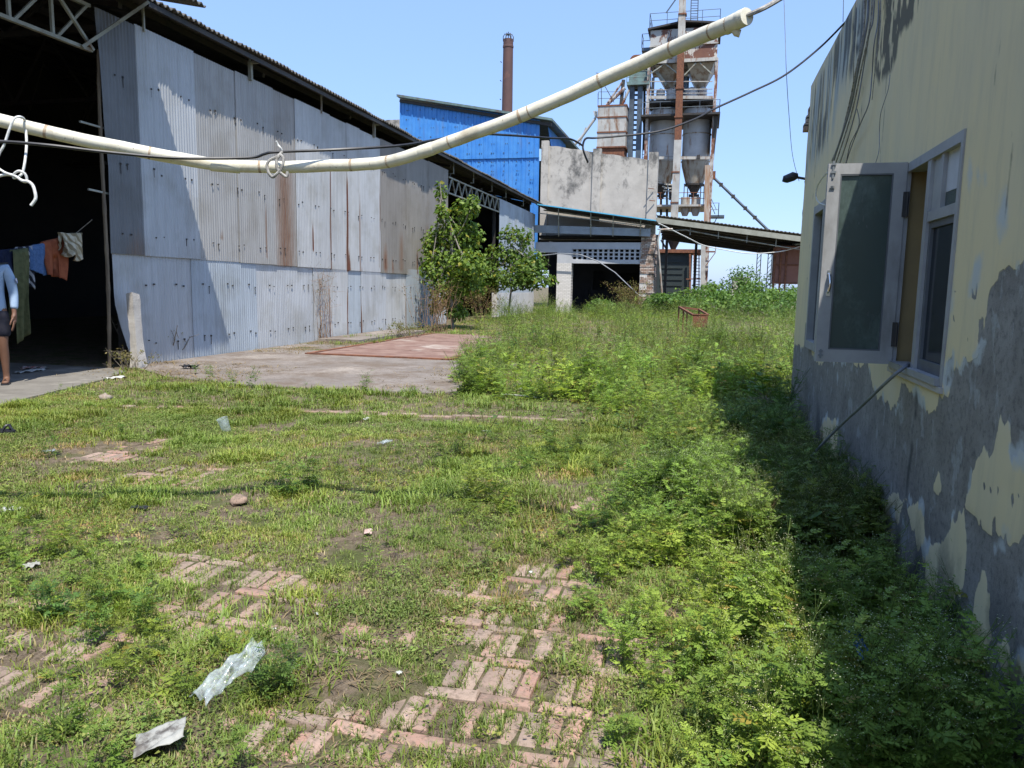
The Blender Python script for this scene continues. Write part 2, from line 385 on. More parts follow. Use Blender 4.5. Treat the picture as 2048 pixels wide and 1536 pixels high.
# weighbridge deck
wb = thing('weighbridge', (-6.6, 18.2, 0), 'rusty red steel weighbridge deck set in the concrete apron', 'weighbridge')
m_deck = pmat('rusted_deck_plate', (0.165, 0.092, 0.07), (0.25, 0.165, 0.13), 2.4, .9, c3=(0.40, 0.35, 0.30), s3=.5, lo3=.54, hi3=.68, bmp=.2, bs=30)
d = MB(); 
for k in range(5):
    y0 = 14.62+k*1.5; d.box((-8.1, y0+.012, -.03), (-5.1, y0+1.488, .035+.004*(k % 2)))
d.build('deck_plate', m_deck, wb)
d = MB()
d.box((-8.24, 14.47, -.05), (-4.96, 14.60, .05)); d.box((-8.24, 14.6, -.05), (-8.12, 22.2, .05)); d.box((-5.08, 14.6, -.05), (-4.96, 22.2, .05))
d.build('edge_frame', m_rust, wb)
d = MB(); d.box((-9.8, 14.47, -.05), (-8.25, 19.2, .015)); d.box((-9.72, 17.75, .0), (-8.55, 22.5, .10))
struct(d.build('concrete_kerb', m_apron))
# ------------------------------------------------------------------ warehouse shed on the left
X0 = -9.83
m_galv, nt, b = newmat('weathered_galvanised_sheet')
t_ = attr(nt, 'tint', 'Color'); ru = attr(nt, 'rust')
st1 = noise(nt, 2.2, 6, .7, stretch=(1, 5, .22)); st2 = noise(nt, 1.1, 5, .6)
c = mix(nt, ramp(nt, st1, .42, .75), t_, mix(nt, 1, t_, (.76, .755, .75), 'MULTIPLY'))
c = mix(nt, ramp(nt, st2, .48, .66), c, mix(nt, 1, c, (.84, .82, .78), 'MULTIPLY'))
rn = math_(nt, 'ADD', math_(nt, 'MULTIPLY', ru, 1.4), math_(nt, 'MULTIPLY', math_(nt, 'SUBTRACT', noise(nt, 5, 6, .75, stretch=(1, 6, .35)), .5), 1.0))
c = mix(nt, ramp(nt, rn, .35, .75), c, (0.20, 0.125, 0.082))
c = mix(nt, ramp(nt, rn, .72, .95), c, (0.13, 0.05, 0.03))
nt.links.new(c, b.inputs['Base Color']); b.inputs['Metallic'].default_value = .12; b.inputs['Roughness'].default_value = .5
b.inputs['Specular IOR Level'].default_value = .35
shed = thing('warehouse_shed', (X0, 20, 0), 'long corrugated metal warehouse shed with dark open bays and an overhanging roof', 'warehouse')
RUSTS = [(16.45, .55, 1.9, 5.1, .52), (13.95, .13, 2.35, 3.0, 1.0), (14.2, .06, 2.4, 2.9, .9), (18.72, .05, 1.9, 5.4, .75), (19.72, .06, 1.9, 5.0, .85), (19.78, .13, 1.85, 3.0, .9), (20.5, .05, 1.9, 4.8, .62), (20.6, .10, 1.85, 2.5, .85),
  (17.75, .05, 2.3, 3.6, .8), (19.7, .035, 0, 1.95, .75), (20.6, .035, 0, 1.95, .7), (24.0, .08, 0, 1.9, .45), (18.6, .035, 0, 1.95, .6), (22.35, .22, 1.9, 3.4, .62), (23.6, .3, 1.9, 4.0, .45), (26.0, .4, 1.9, 4.4, .42), (11.5, .45, 1.95, 3.2, .38), (15.6, .06, 2.0, 4.0, .5), (22.9, .1, 1.9, 3.0, .7), (21.9, .04, 2, 5.6, .5), (12.95, .04, 2, 5.8, .25), (25.1, .1, 1.9, 3.4, .6)]
def sheet(name, ya, yb, za, zb, tone, off=0.0, pitch=.076, amp=.007, left=None, X=X0, rows=26, bulge=0.0, ph=0.0, parent=shed, mat=None, top=None):
    n = max(8, int((yb-ya)/pitch*7)); ys = np.linspace(ya, yb, n); zs = np.linspace(za, zb, rows)
    Y, Z = np.meshgrid(ys, zs, indexing='ij')
    if left is not None:
        Y = Y+(left(Z))*np.clip(1-(Y-ya)/1.2, 0, 1)
    if top is not None: Z = np.where(Z > za+.8*(zb-za), Z+top*(fbm(Y*1.5, Y*0, 9, 2)-.5), Z)
    Xc = X+off+amp*np.cos(2*np.pi*(Y-ph)/pitch)+bulge*(fbm(Y*.5, Z*.6, 77, 2)-.5)+.012*(fbm(Y*.8, Z*.3, 78, 2)-.5)
    rust = np.zeros(Y.shape)
    for (yc, wd, z0_, z1_, s_) in RUSTS:
        if s_ and X == X0:
            f = np.exp(-((Y-yc+.1*(fbm(Z*.8, Z*0+yc, 5, 2)-.5))/wd)**2)*sm(z0_-.05, z0_+.02, Z)*(1-sm(z1_-1.2, z1_, Z)) 
            rust = np.maximum(rust, s_*f)
    col = np.ones(Y.shape+(4,)); base = np.array(tone)
    grime = .88+.24*fbm(Y*1.2, Z*.35, 55, 4)
    col[..., :3] = base*grime[..., None]
    s = MB(); s.grid(np.stack([Xc, Y, Z], -1)[:, ::-1], col=col[:, ::-1])
    return s.build(name, mat or m_galv, parent, attrs={'rust': rust[:, ::-1]}, sharp=None)
PALE = (0.45, 0.455, 0.45); PALB = (0.43, 0.445, 0.455); GREY = (0.35, 0.342, 0.325); DGREY = (0.155, 0.16, 0.165); BRNG = (0.245, 0.225, 0.20)
up = [(10.80,11.72,DGREY,.012),(11.66,13.22,PALB,.022),(13.16,14.62,GREY,.004),(14.56,16.0,GREY,.014),(15.94,17.0,(.33,.31,.285),.005),(16.94,18.74,PALE,.015),(18.68,19.76,PALE,.004),(19.70,20.52,PALE,.016),(20.46,22.05,(.46,.47,.475),.006),(21.95,24.1,BRNG,.016),(24.0,26.2,(.275,.255,.23),.004),(26.1,28.3,BRNG,.014)]
_ed = np.array([wx(*p, X0) for p in [(188,20),(197,110),(207,240),(215,330),(221,500)]]); _eo = np.argsort(_ed[:, 2])
for i, (a, b_, t, o_) in enumerate(up):
    sheet('cladding_sheet', a, b_, 1.98-.008*(a-10.8), 5.93+.02*(i % 2), t, o_, ph=a*.3, left=(lambda Z: (Z-5.9)*-.0) if i else (lambda Z: np.interp(Z, _ed[_eo, 2], _ed[_eo, 1])-10.80))
lo = [(10.92,13.0,PALB),(12.95,15.2,(.375,.42,.46)),(15.14,17.8,PALB),(17.74,19.76,PALE),(19.7,20.64,(.385,.425,.455)),(20.58,22.4,PALB),(22.34,24.1,PALE),(24.04,26.2,(.37,.41,.44)),(26.1,28.3,PALB)]
for i, (a, b_, t) in enumerate(lo):
    lf = (lambda Z: .42*np.clip((1.35-Z)/1.35, 0, 1)**1.6) if i == 0 else None
    sheet('cladding_sheet', a, b_, .0 if a < 17 else .03, 2.06, t, -.016+.012*(i % 2), left=lf, bulge=.10 if i > 5 else .03, ph=a*.7, rows=18)
for (a, b_, t) in ((35.9, 38.6, (.36,.41,.46)), (38.5, 41.3, (.38,.43,.48)), (41.2, 43.9, (.36,.40,.45))):
    sheet('cladding_sheet', a, b_, 1.15, 5.75, t, .01, ph=a, rows=10)
s = MB()   # dark fastener washers in rows
def washers(ys, z, X=X0+.03):
    for y in ys:
        for dy in (0, .19):
            zz = z+rng.normal(0, .02); yy = y+dy+rng.normal(0, .015); r = .013*rng.uniform(.8, 1.3)
            s.box((X-.012, yy-r, zz-r), (X+.008, yy+r, zz+r))
            if rng.random() < .35: s.box((X-.012, yy-.004, zz-r-rng.uniform(.04, .16)), (X-.003, yy+.006, zz-r))
for z in (5.0, 3.5, 2.32): washers(np.arange(11.15, 28, .84), z)
for z in (1.45, .42): washers(np.arange(11.7, 28, .8), z, X0+.012)
s.build('fasteners', m_dark, shed)
m_asb = pmat('grey_cement_roof_sheet', (0.085, 0.08, 0.072), (0.13, 0.12, 0.10), 3, .95, c3=(0.05, 0.045, 0.04), bmp=.3)
m_under = pmat('dark_roof_underside', (0.05, 0.05, 0.05), (0.075, 0.07, 0.065), 2, .95)
def rz(x): return 6.37+(X0+.33-x)*.20
def roof_sheet(ya, yb, xe, name, amp=.026, pitch=.146, mat=m_asb, thick=.010):
    n = int((yb-ya)/pitch*8); ys = np.linspace(ya, yb, n); xs = np.array([xe, xe-1, X0-3, X0-8, X0-14.5])
    Y, X = np.meshgrid(ys, xs, indexing='ij'); Z = rz(X)+amp*np.cos(2*np.pi*Y/pitch)+.05*(fbm(Y*.25, X*.2, 91, 2)-.5)
    Xj = X+np.where(X == xe, .03*np.floor(vn(Y/1.05, Y*0, 4)*3-1), 0)
    s = MB(); s.grid(np.stack([Xj, Y, Z+thick], -1)); s.grid(np.stack([Xj, Y, Z-thick], -1)[:, ::-1])
    e = np.stack([np.stack([Xj[:, 0], Y[:, 0], Z[:, 0]-thick], -1), np.stack([Xj[:, 0], Y[:, 0], Z[:, 0]+thick], -1)], 1); s.grid(e)
    return s.build(name, mat, shed, sharp=60)
roof_sheet(11.65, 44.6, X0+.36, 'roof')
roof_sheet(-8, 11.65, X0+1.50, 'canopy_roof')
s = MB()
s.bar((X0+.28, 11.7, 6.27), (X0+.28, 44.3, 6.27), .05, .09)
s.build('eave_purlin', m_dark, shed)
s = MB()
for x in (X0-.35, X0-1.6, X0-3.2, X0-4.8, X0-6.4, X0-8, X0-10, X0-12): s.bar((x, -8, rz(x)-.11), (x, 44.3, rz(x)-.11), .06, .12)
s.build('purlins', m_dark, shed)
s = MB()
for y in np.arange(-6, 44, 4.4):
    s.bar((X0-.2, y, 5.9), (X0-14.5, y, 5.9), .09); s.bar((X0-.2, y, rz(X0)-.2), (X0-14.5, y, rz(X0-14.5)-.2), .09)
    for k in range(6):
        x = X0-.4-k*2.3; s.bar((x, y, 5.9), (x-1.15, y, rz(x-1.15)-.2), .05); s.bar((x-1.15, y, rz(x-1.15)-.2), (x-2.3, y, 5.9), .05)
s.build('roof_truss', m_dark, shed)
for (px, py) in ((283,40),(497,150),(640,218),(745,268),(905,355),(945,372),(982,388),(1010,405),(1045,418)):
    P = wx(px, py, X0); y = P[1]
    s = MB(); s.bar((X0+.04, y, 5.88), (X0+.04, y, 6.33), .035); s.bar((X0-.1, y, 5.9), (X0+.06, y, 5.9), .03)
    if px in (497, 745): s.bar((X0+.05, y, 5.9), (X0+.05, y, 6.27), .075); s.bar((X0-.2, y, 5.9), (X0+.09, y, 5.9), .05); s.bar((X0, y, 6.25), (X0+.3, y, 6.25), .045)
    s.build('eave_strut', m_palesteel, shed)
s = MB(); s.bar((X0-.12, 11.0, 5.86), (X0-.12, 28.3, 5.86), .05); s.bar((X0-.12, 11.0, 3.5), (X0-.12, 28.3, 3.5), .05); s.bar((X0-.13, 11.4, 1.5), (X0-.13, 28.3, 1.5), .05)
s.build('wall_girts', m_dark, shed)
def lattice(ya, yb, z0_, z1_, n, x=X0-.06, w_=.045, name='lattice_girder', vert=True):
    s = MB(); s.bar((x, ya, z0_), (x, yb, z0_), w_*1.5, w_*1.2); s.bar((x, ya, z1_), (x, yb, z1_), w_*1.5, w_*1.2)
    st = (yb-ya)/n
    for k in range(n):
        y = ya+k*st
        if vert: s.bar((x, y, z0_), (x, y, z1_), w_); s.bar((x+.01, y+.06, z0_), (x+.01, y+st-.05, z1_), w_*.9)
        else: s.bar((x, y, z0_), (x, y+st/2, z1_), w_); s.bar((x+.005, y+st/2, z1_), (x+.005, y+st, z0_), w_)
    return s.build(name, m_palesteel, shed)
lattice(-2.05, 10.75, 5.24, 5.93, 17)
lattice(28.35, 35.9, 5.10, 5.70, 9, vert=False, x=X0)
s = MB(); s.bar((X0, 10.5, 5.22), (X0+.33, 11.65, 6.28), .05); s.bar((X0-.02, 10.75, 5.24), (X0-.02, 10.05, 5.9), .045); s.build('eave_brace', m_palesteel, shed)
# bamboo door post
m_bamboo = pmat('old_bamboo', (0.20, 0.155, 0.10), (0.12, 0.09, 0.06), 4, .7, stretch=(4, 4, .6))
s = MB(); zz = np.linspace(.02, 5.3, 40); b0_, b1_ = wx(216, 690, X0-.04), wx(205, 290, X0-.04)
s.tube(np.stack([X0-.04+.02*np.sin(zz), b0_[1]+.02*np.sin(zz*.9+1)+(b1_[1]-b0_[1])*(zz-b0_[2])/(b1_[2]-b0_[2]), zz], 1), .030+.006*(np.arange(40) % 5 == 0), 8); s.build('bamboo_door_post', m_bamboo, shed)
s = MB(); s.bar((X0-.03, 10.5, 3.0), (X0-.05, 11.0, 2.98), .03); s.bar((X0-.03, 10.4, 4.05), (X0-.05, 10.9, 4.05), .03); s.build('post_clamp', m_palesteel, shed)
# shed body: back and end walls, masonry base, columns
m_shade_dark = pmat('shade_darkened_wall', (0.022, 0.022, 0.023), (0.035, 0.032, 0.03), .8, .95)  # near-black colour stands in for deep shade inside the shed and store
s = MB(); s.box((X0-14.6, -8, 0), (X0-14.4, 44, 9.34)); s.box((X0-14.6, -8.2, 0), (X0+1.5, -8, 9)); s.hexa([(X0-14.6,43.7,0),(X0-.3,43.7,0),(X0-.3,43.9,0),(X0-14.6,43.9,0),(X0-14.6,43.7,9.3),(X0-.3,43.7,6.4),(X0-.3,43.9,6.4),(X0-14.6,43.9,9.3)]); s.build('back_wall', m_shade_dark, shed)
for y in (11.35, 28.32, 35.85): s = MB(); s.box((X0-.30, y-.06, 0), (X0-.17, y+.06, 5.9)); s.build('steel_column', m_dark, shed)
m_whitew = pmat('limewashed_plaster', (0.60, 0.58, 0.56), (0.50, 0.48, 0.46), 1.5, .9, c3=(0.30, 0.27, 0.24), s3=1.1, lo3=.6, hi3=.75)
s = MB(); s.box((X0-.25, 35.7, -.1), (X0+.02, 43.92, 1.2)); s.build('masonry_base', m_whitew, shed)
s = MB(); s.box((X0-5, 30.5, 0), (X0-3.8, 35, 2.6)); s.box((X0-6, 3, 0), (X0-4.8, 9, .8)); s.box((X0-10, 12, 0), (X0-9, 16, 1.5)); struct(s.build('stacked_stores', m_shade_dark, shed), 'stuff')
# ------------------------------------------------------------------ clothes on the line in the doorway
cl = MB(); A = wx(-120, 505, X0-.45); B = wx(150, 468, X0-.45); B2 = np.array([X0-.1, 10.62, 2.52])
tt = np.linspace(0, 1, 20)[:, None]; cl.tube(np.concatenate([A*(1-tt)+B*tt-np.array([0,0,.10])*(4*tt*(1-tt)), B2[None]]), .006, 6)
tag(cl.build('clothes_line', m_greyrope), 'clothes line sagging across the dark shed doorway', 'clothes line')
def fabric(name, c1, c2, sc=14, stretch=None, stripes=None):
    m, nt, b = newmat(name)
    col = mix(nt, ramp(nt, noise(nt, sc, 4, stretch=stretch), .4, .6), c1, c2)
    if stripes:
        wv = N(nt, 'ShaderNodeTexWave'); tc = N(nt, 'ShaderNodeTexCoord'); nt.links.new(tc.outputs['Object'], wv.inputs[0])
        wv.bands_direction = 'DIAGONAL'; wv.inputs['Scale'].default_value = 4; wv.inputs['Distortion'].default_value = 6
        col = mix(nt, ramp(nt, wv.outputs['Fac'], .55, .65), col, stripes)
    nt.links.new(col, b.inputs['Base Color']); b.inputs['Roughness'].default_value = .9; b.inputs['Specular IOR Level'].default_value = .1
    bump(nt, b, noise(nt, 300, 2), .2, .002); return m
def hung(name, px0, px1, pytop, pybot, mat, label, cat, X=X0-.45, split=False, folds=3.0, depth=.05, taper=0.0, wob=.04, seed=0):
    """a cloth folded over the line: front and back falls with folds; split gives two trouser legs"""
    nu, nv = 26, 22; r = np.random.default_rng(seed)
    TL, TR = wx(px0, pytop[0], X), wx(px1, pytop[1], X); BL, BR = wx(px0, pybot[0], X), wx(px1, pybot[1], X)
    s = MB()
    for side in (1, -1):
        u = np.linspace(0, 1, nu); v = np.linspace(0, 1, nv); U, V = np.meshgrid(u, v, indexing='ij')
        k = 1.0 if side == 1 else .82
        top = TL[None, None]*(1-U[..., None])+TR[None, None]*U[..., None]; bot = BL[None, None]*(1-U[..., None])+BR[None, None]*U[..., None]
        Vc = V*k
        P = top*(1-Vc[..., None])+bot*Vc[..., None]
        P[..., 1] += (U-.5)*(-taper)*Vc*(TR[1]-TL[1])
        fold = np.sin(U*folds*2*np.pi+seed+1.5*V)*.6+np.sin(U*folds*4.3+2*seed+3*V)*.4
        P[..., 0] += side*(.02+.05*np.sqrt(V))+depth*fold*(.25+.75*V)
        P[..., 1] += wob*(fbm(U*3+seed, V*3, 3, 3)-.5)
        P[..., 2] += wob*(fbm(U*4+seed, V*2+9, 4, 3)-.5)*(.3+V)
        if split:
            gap = np.exp(-((U-.5)/.07)**2)*sm(.35, .5, V); P[..., 1] += np.where(U < .5, -1, 1)*gap*.07; P[..., 0] -= gap*.05*side
        s.grid(P if side == 1 else P[:, ::-1])
    o = s.build(name, mat, sharp=None)
    sd = o.modifiers.new('thickness', 'SOLIDIFY'); sd.thickness = .006
    return tag(o, label, cat, 'clothes on the line')
hung('shirt', -22, 32, (502,497), (540,548), fabric('navy_cloth', (.012,.016,.035), (.02,.025,.05)), 'dark navy shirt hung at the far end of the clothes line', 'shirt', seed=1)
hung('scarf', 22, 54, (500,496), (690,668), fabric('olive_cloth', (.11,.115,.055), (.08,.085,.04)), 'long olive green cloth hanging low from the line', 'cloth', folds=1.6, taper=.25, seed=2, X=X0-.38)
hung('shirt', 33, 62, (494,492), (560,580), fabric('black_white_cloth', (.02,.02,.025), (.04,.04,.045), stripes=(.3,.3,.3)), 'black shirt with pale stripes hung between olive cloth and denim', 'shirt', seed=3)
hung('jeans', 52, 88, (494,486), (540,552), fabric('denim', (.06,.11,.22), (.085,.15,.28), 30), 'blue denim trousers folded over the line', 'trousers', seed=4, folds=2)
hung('trousers', 84, 130, (484,473), (548,560), fabric('rust_cloth', (.30,.095,.045), (.24,.07,.035)), 'rust orange trousers folded over the line', 'trousers', split=True, seed=5, folds=2.4, depth=.06, taper=.1)
hung('towel', 119, 158, (466,466), (508,520), fabric('cream_cloth', (.55,.50,.38), (.42,.36,.24), stripes=(.25,.20,.12)), 'crumpled cream striped cloth at the end of the line', 'cloth', seed=6, folds=2.2, depth=.1, wob=.12, X=X0-.35)
# ------------------------------------------------------------------ person at the doorway
def skin(name, J, E_, mat, parent, sub=2):
    me = bpy.data.meshes.new(name); me.from_pydata([p[:3] for p in J], E_, []); me.update()
    o = bpy.data.objects.new(name, me); COL.objects.link(o); o.parent = parent
    sk_ = o.modifiers.new('skin', 'SKIN'); sk_.use_smooth_shade = True
    for i, p in enumerate(J):
        v = me.skin_vertices[0].data[i]; r = p[3]; v.radius = r if isinstance(r, tuple) else (r, r); v.use_root = (i == 0)
    ss = o.modifiers.new('smooth', 'SUBSURF'); ss.levels = sub; ss.render_levels = sub
    me.materials.append(mat); return o
m_skin = pmat('brown_skin', (0.17, 0.085, 0.05), (0.14, 0.07, 0.042), 8, .55)
m_shirt = fabric('pale_blue_shirt', (.33,.43,.56), (.27,.37,.50), 9)
m_short = fabric('dark_shorts', (.018,.02,.03), (.03,.03,.04)); m_hair = pmat('black_hair', (.012,.01,.009), (.02,.018,.016), 40, .6)
pb = wx(-8, 771, X0+.08); pb[2] = .03
per = thing('person', pb, 'person in pale blue long-sleeved shirt and dark shorts standing at the shed doorway', 'person')
per.rotation_euler = (0, 0, R_(38)); per.scale = (1.18, 1.18, 1.18)
J = [(0,0,.92,(.15,.11)),(0,0,1.08,(.135,.10)),(0,.01,1.25,(.155,.11)),(0,.0,1.38,(.12,.085)),(0,0,1.46,.052),(0,-.015,1.53,.055),(0,-.02,1.60,(.078,.095)),(0,-.02,1.68,(.076,.092)),(0,-.01,1.735,(.05,.06))]
E_ = [(i, i+1) for i in range(8)]
def chain(root, pts):
    k = len(J); J.extend(pts); E_.append((root, k)); E_.extend([(k+i, k+i+1) for i in range(len(pts)-1)]); return k+len(pts)-1
for s_ in (-1, 1):
    a = chain(3, [(s_*.17,0,1.385,.055),(s_*.215,.01,1.26,.046),(s_*.235,.02,1.10,.040),(s_*.24,-.01,.97,.034),(s_*.245,-.04,.85,.026),(s_*.243,-.055,.80,(.020,.036)),(s_*.240,-.06,.755,(.018,.040))])
    for f, (dy, l) in enumerate(((-.036,.075),(-.013,.085),(.011,.08),(.033,.065))):
        chain(a, [(s_*.238,-.06+dy*.9,.725,.0095),(s_*.230,-.062+dy,.725-l*.5,.009),(s_*.216,-.066+dy,.725-l,.0075)])
    chain(a-1, [(s_*.228,-.098,.785,.011),(s_*.215,-.118,.745,.0095),(s_*.208,-.120,.715,.008)])
    chain(0, [(s_*.095,0,.84,.092),(s_*.10,-.005,.66,.075),(s_*.105,-.01,.48,.056),(s_*.108,.012,.33,.054),(s_*.11,.02,.12,.036),(s_*.112,.015,.055,.038),(s_*.115,-.06,.035,(.030,.04)),(s_*.118,-.14,.022,(.018,.042))])
body = skin('body', J, E_, m_skin, per)
# face: nose, eyes, mouth and ears are added as small features on the head
s = MB(); s.tube([(0,-.108,1.665),(0,-.128,1.635),(0,-.125,1.622)], [.008,.014,.010], 8)
for k in (-1, 1): s.tube([(k*.079,-.015,1.665),(k*.088,-.005,1.64),(k*.080,-.012,1.61)], [.012,.016,.009], 6)
s.build('nose_and_ears', m_skin, per, world=False)
s = MB()
for k in (-1, 1): s.tube([(k*.046,-.098,1.662),(k*.022,-.106,1.660)], .006, 6)
s.tube([(-.024,-.103,1.583),(.024,-.103,1.583)], .005, 6); s.build('eyes_and_mouth', m_hair, per, world=False)
s = MB(); th = np.linspace(0, 1, 10); s.lathe([(.088*math.sin(a)+.001, 1.665+.095*math.cos(a)) for a in np.linspace(0, 1.75, 10)], 0, .006, 20); s.build('hair', m_hair, per, world=False)
Js = [(0,0,.82,(.185,.145)),(0,0,.95,(.178,.138)),(0,0,1.10,(.16,.125)),(0,.01,1.26,(.175,.13)),(0,0,1.39,(.13,.10)),(0,0,1.445,.066)]; Es = [(0,1),(1,2),(2,3),(3,4),(4,5)]
for s_ in (-1, 1):
    k = len(Js); Js += [(s_*.175,0,1.39,.068),(s_*.22,.01,1.26,.060),(s_*.24,.02,1.10,.055),(s_*.245,-.005,.99,.050),(s_*.247,-.03,.90,.043)]; Es += [(4,k)]+[(k+i,k+i+1) for i in range(4)]
skin('shirt', Js, Es, m_shirt, per)
s = MB(); s.lathe([(.0, 0), (.022, .0), (.026, .004), (.0, .006)], 0, 0, 16); o = s.build('sleeve_patch', pmat('patch_cloth', (.62,.62,.66), (.12,.16,.35), 60, .8), per, world=False)
o.location = (.286, -.02, 1.245); o.rotation_euler = (0, R_(82), 0); o.scale = (1.35, 1.35, 1.2)
s = MB(); s.bar((.08, -.09, 1.435), (.20, -.005, 1.455), .05, .014); s.build('shoulder_strap', m_black, per, world=False)
Jq = [(0,0,.95,(.165,.125)),(0,0,.86,(.16,.12))]; Eq = [(0,1)]
for s_ in (-1, 1):
    k = len(Jq); Jq += [(s_*.10,0,.78,.105),(s_*.105,0,.66,.098),(s_*.108,0,.55,.092)]; Eq += [(1,k),(k,k+1),(k+1,k+2)]
skin('shorts', Jq, Eq, m_short, per)
for s_ in (-1, 1):
    s = MB(); x = s_*.116
    P = [(x-.03,.055,.0),(x+.03,.055,.0),(x+.05,-.06,.0),(x+.045,-.18,.0),(x-.035,-.185,.0),(x-.042,-.06,.0)]
    V = P+[(a, b_, .016) for a, b_, c_ in P]; s.add(V, [(i, (i+1) % 6, 6+(i+1) % 6, 6+i) for i in range(6)]+[(6,7,8,9),(6,9,10,11)])
    s.tube([(x-.045,-.09,.012),(x,-.10,.062),(x+.045,-.09,.012)], .008, 6); s.build('sandal', m_black, per, world=False)
# ------------------------------------------------------------------ leaning concrete post
m_post = pmat('pale_concrete_post', (0.50, 0.47, 0.42), (0.40, 0.37, 0.33), 5, .9, c3=(0.24, 0.22, 0.19), s3=2, bmp=.4, bs=40)
p0 = wx(278, 736, X0+.28); p1 = wx(265, 588, X0+.26)
s = MB(); nz = 12; V = []; q = []
for k in range(nz):
    t = k/(nz-1); c_ = p0*(1-t)+p1*t; wd = (.075+.05*max(0, .2-t)*4)*(1+.04*rng.normal()); 
    for (ix, iy) in ((-1,-1),(1,-1),(1,1),(-1,1)): V.append((c_[0]+ix*wd*.9+rng.normal(0,.004), c_[1]+iy*wd*1.15+rng.normal(0,.004), c_[2]+(t == 1)*(ix*.015-iy*.02)-.1*(k == 0)))
for k in range(nz-1):
    for i in range(4): q.append((k*4+i, k*4+(i+1) % 4, k*4+4+(i+1) % 4, k*4+4+i))
q.append(tuple((nz-1)*4+i for i in range(4)))
s.add(V, q); tag(s.build('concrete_post', m_post), 'leaning broken concrete post by the shed corner', 'post')
# ------------------------------------------------------------------ brick godown behind the yard (facade at Y=44)
def brickmat(name, c1, c2, mortar, scale=1.0, worn=None, coord='Object', ew=.55):
    m, nt, b = newmat(name)
    tc = N(nt, 'ShaderNodeTexCoord'); mp = N(nt, 'ShaderNodeMapping'); mp.inputs['Rotation'].default_value = (R_(90), 0, 0)
    nt.links.new(tc.outputs[coord], mp.inputs[0]); bt = N(nt, 'ShaderNodeTexBrick'); nt.links.new(mp.outputs[0], bt.inputs[0])
    bt.inputs['Color1'].default_value = (*c1, 1); bt.inputs['Color2'].default_value = (*c2, 1); bt.inputs['Mortar'].default_value = (*mortar, 1)
    bt.inputs['Scale'].default_value = scale; bt.inputs['Brick Width'].default_value = .24; bt.inputs['Row Height'].default_value = .085; bt.inputs['Mortar Size'].default_value = .010
    col = bt.outputs['Color']
    if worn: col = mix(nt, ramp(nt, noise(nt, 1.6, 7, .7), ew, ew+.1), col, worn)
    nt.links.new(col, b.inputs['Base Color']); b.inputs['Roughness'].default_value = .95; b.inputs['Specular IOR Level'].default_value = .15
    bump(nt, b, bt.outputs['Fac'], -.6, .02); return m
m_wbrick = brickmat('limewashed_brick', (.64,.61,.57), (.56,.53,.49), (.42,.40,.37), worn=(.40,.30,.24), ew=.63)
m_rbrick = brickmat('crumbling_brick', (.34,.20,.14), (.56,.50,.44), (.07,.06,.05), worn=(.07,.06,.05), ew=.52)
m_lime = pmat('grey_limewash', (0.47, 0.48, 0.50), (0.39, 0.40, 0.42), 1.2, .9, c3=(0.25, 0.235, 0.22), s3=1.6, lo3=.60, hi3=.75)
YF = 44.0
gd = thing('brick_building', (-6.4, YF, 0), 'whitewashed brick store with a perforated block vent over its dark opening', 'building')
xa, xb = wy(1112, 600, YF)[0], wy(1141, 600, YF)[0]; xc, xd = wy(1277, 600, YF)[0], wy(1309, 560, YF)[0]
zt = wy(1200, 484, YF)[2]; zl = wy(1200, 527, YF)[2]; zj0 = wy(1200, 520, YF)[2]; zj1 = wy(1200, 500, YF)[2]
s = MB(); s.box((xa, YF, -.2), (xb, YF+.6, zl)); s.build('brick_pillar', m_wbrick, gd)
s = MB(); s.box((-9.8, YF+.02, zj1+.08), (xc, YF+.5, zt-.02)); s.box((xa+.004, YF+.004, zl), (xb+.0, YF+.5, zj1+.08)); s.box((xb, YF+.03, zl), (xc, YF+.45, zj0)); s.box((-9.8, YF+.03, zj1-.15), (xa, YF+.4, zj1+.08))
s.box((xb+.05, YF-.03, zj1+.04), (xc, YF+.02, zj1+.075)); s.build('lintel', m_lime, gd)
s = MB()   # perforated vent: 13 x 3 openings between bars
nx, nz = 13, 3; W = xc-xb; hgt = zj1+.08-zj0
for i in range(nx+1): x = xb+W*i/nx; s.box((x-.055, YF+.05, zj0), (x+.055, YF+.25, zj1+.08))
for k in range(nz+1): z = zj0+hgt*k/nz; s.box((xb, YF+.06, z-.032), (xc, YF+.24, z+.032))
s.build('vent_screen', m_lime, gd)
s = MB(); nP = 26     # stepped, crumbling end pier
for k in range(nP):
    z0_ = -.2+k*.185; e = rng.uniform(-.05, .07); s.box((xc+.02+rng.uniform(-.02, .02), YF-.02+rng.uniform(-.03, .03), z0_), (xd+e-.12*(k < 12)*rng.random(), YF+.62, z0_+.18))
s.build('brick_pier', m_rbrick, gd)
s = MB(); s.box((xc+.02, YF-.012, 1.0), (xc+.42, YF+.2, zl+.3)); s.build('plaster_remnant', m_wbrick, gd)
s = MB(); zb0, zb1 = wy(1180, 470, YF)[2], wy(1180, 455, YF)[2]
s.hexa([(-9.8,YF-.35,zb0+.12),(-3.1,YF-.35,zb0-.1),(-3.1,YF-.15,zb0-.1),(-9.8,YF-.15,zb0+.12),(-9.8,YF-.35,zb1+.12),(-3.1,YF-.35,zb1-.1),(-3.1,YF-.15,zb1-.1),(-9.8,YF-.15,zb1+.12)])
s.build('steel_girder', pmat('pale_girder_paint', (.30,.34,.37), (.24,.27,.30), 2, .6), gd)
m_inner = pmat('shade_darkened_plaster', (0.022, 0.022, 0.024), (0.015, 0.015, 0.017), 1, .95)  # base colour lowered so the opening looks dark; shade put into the colour
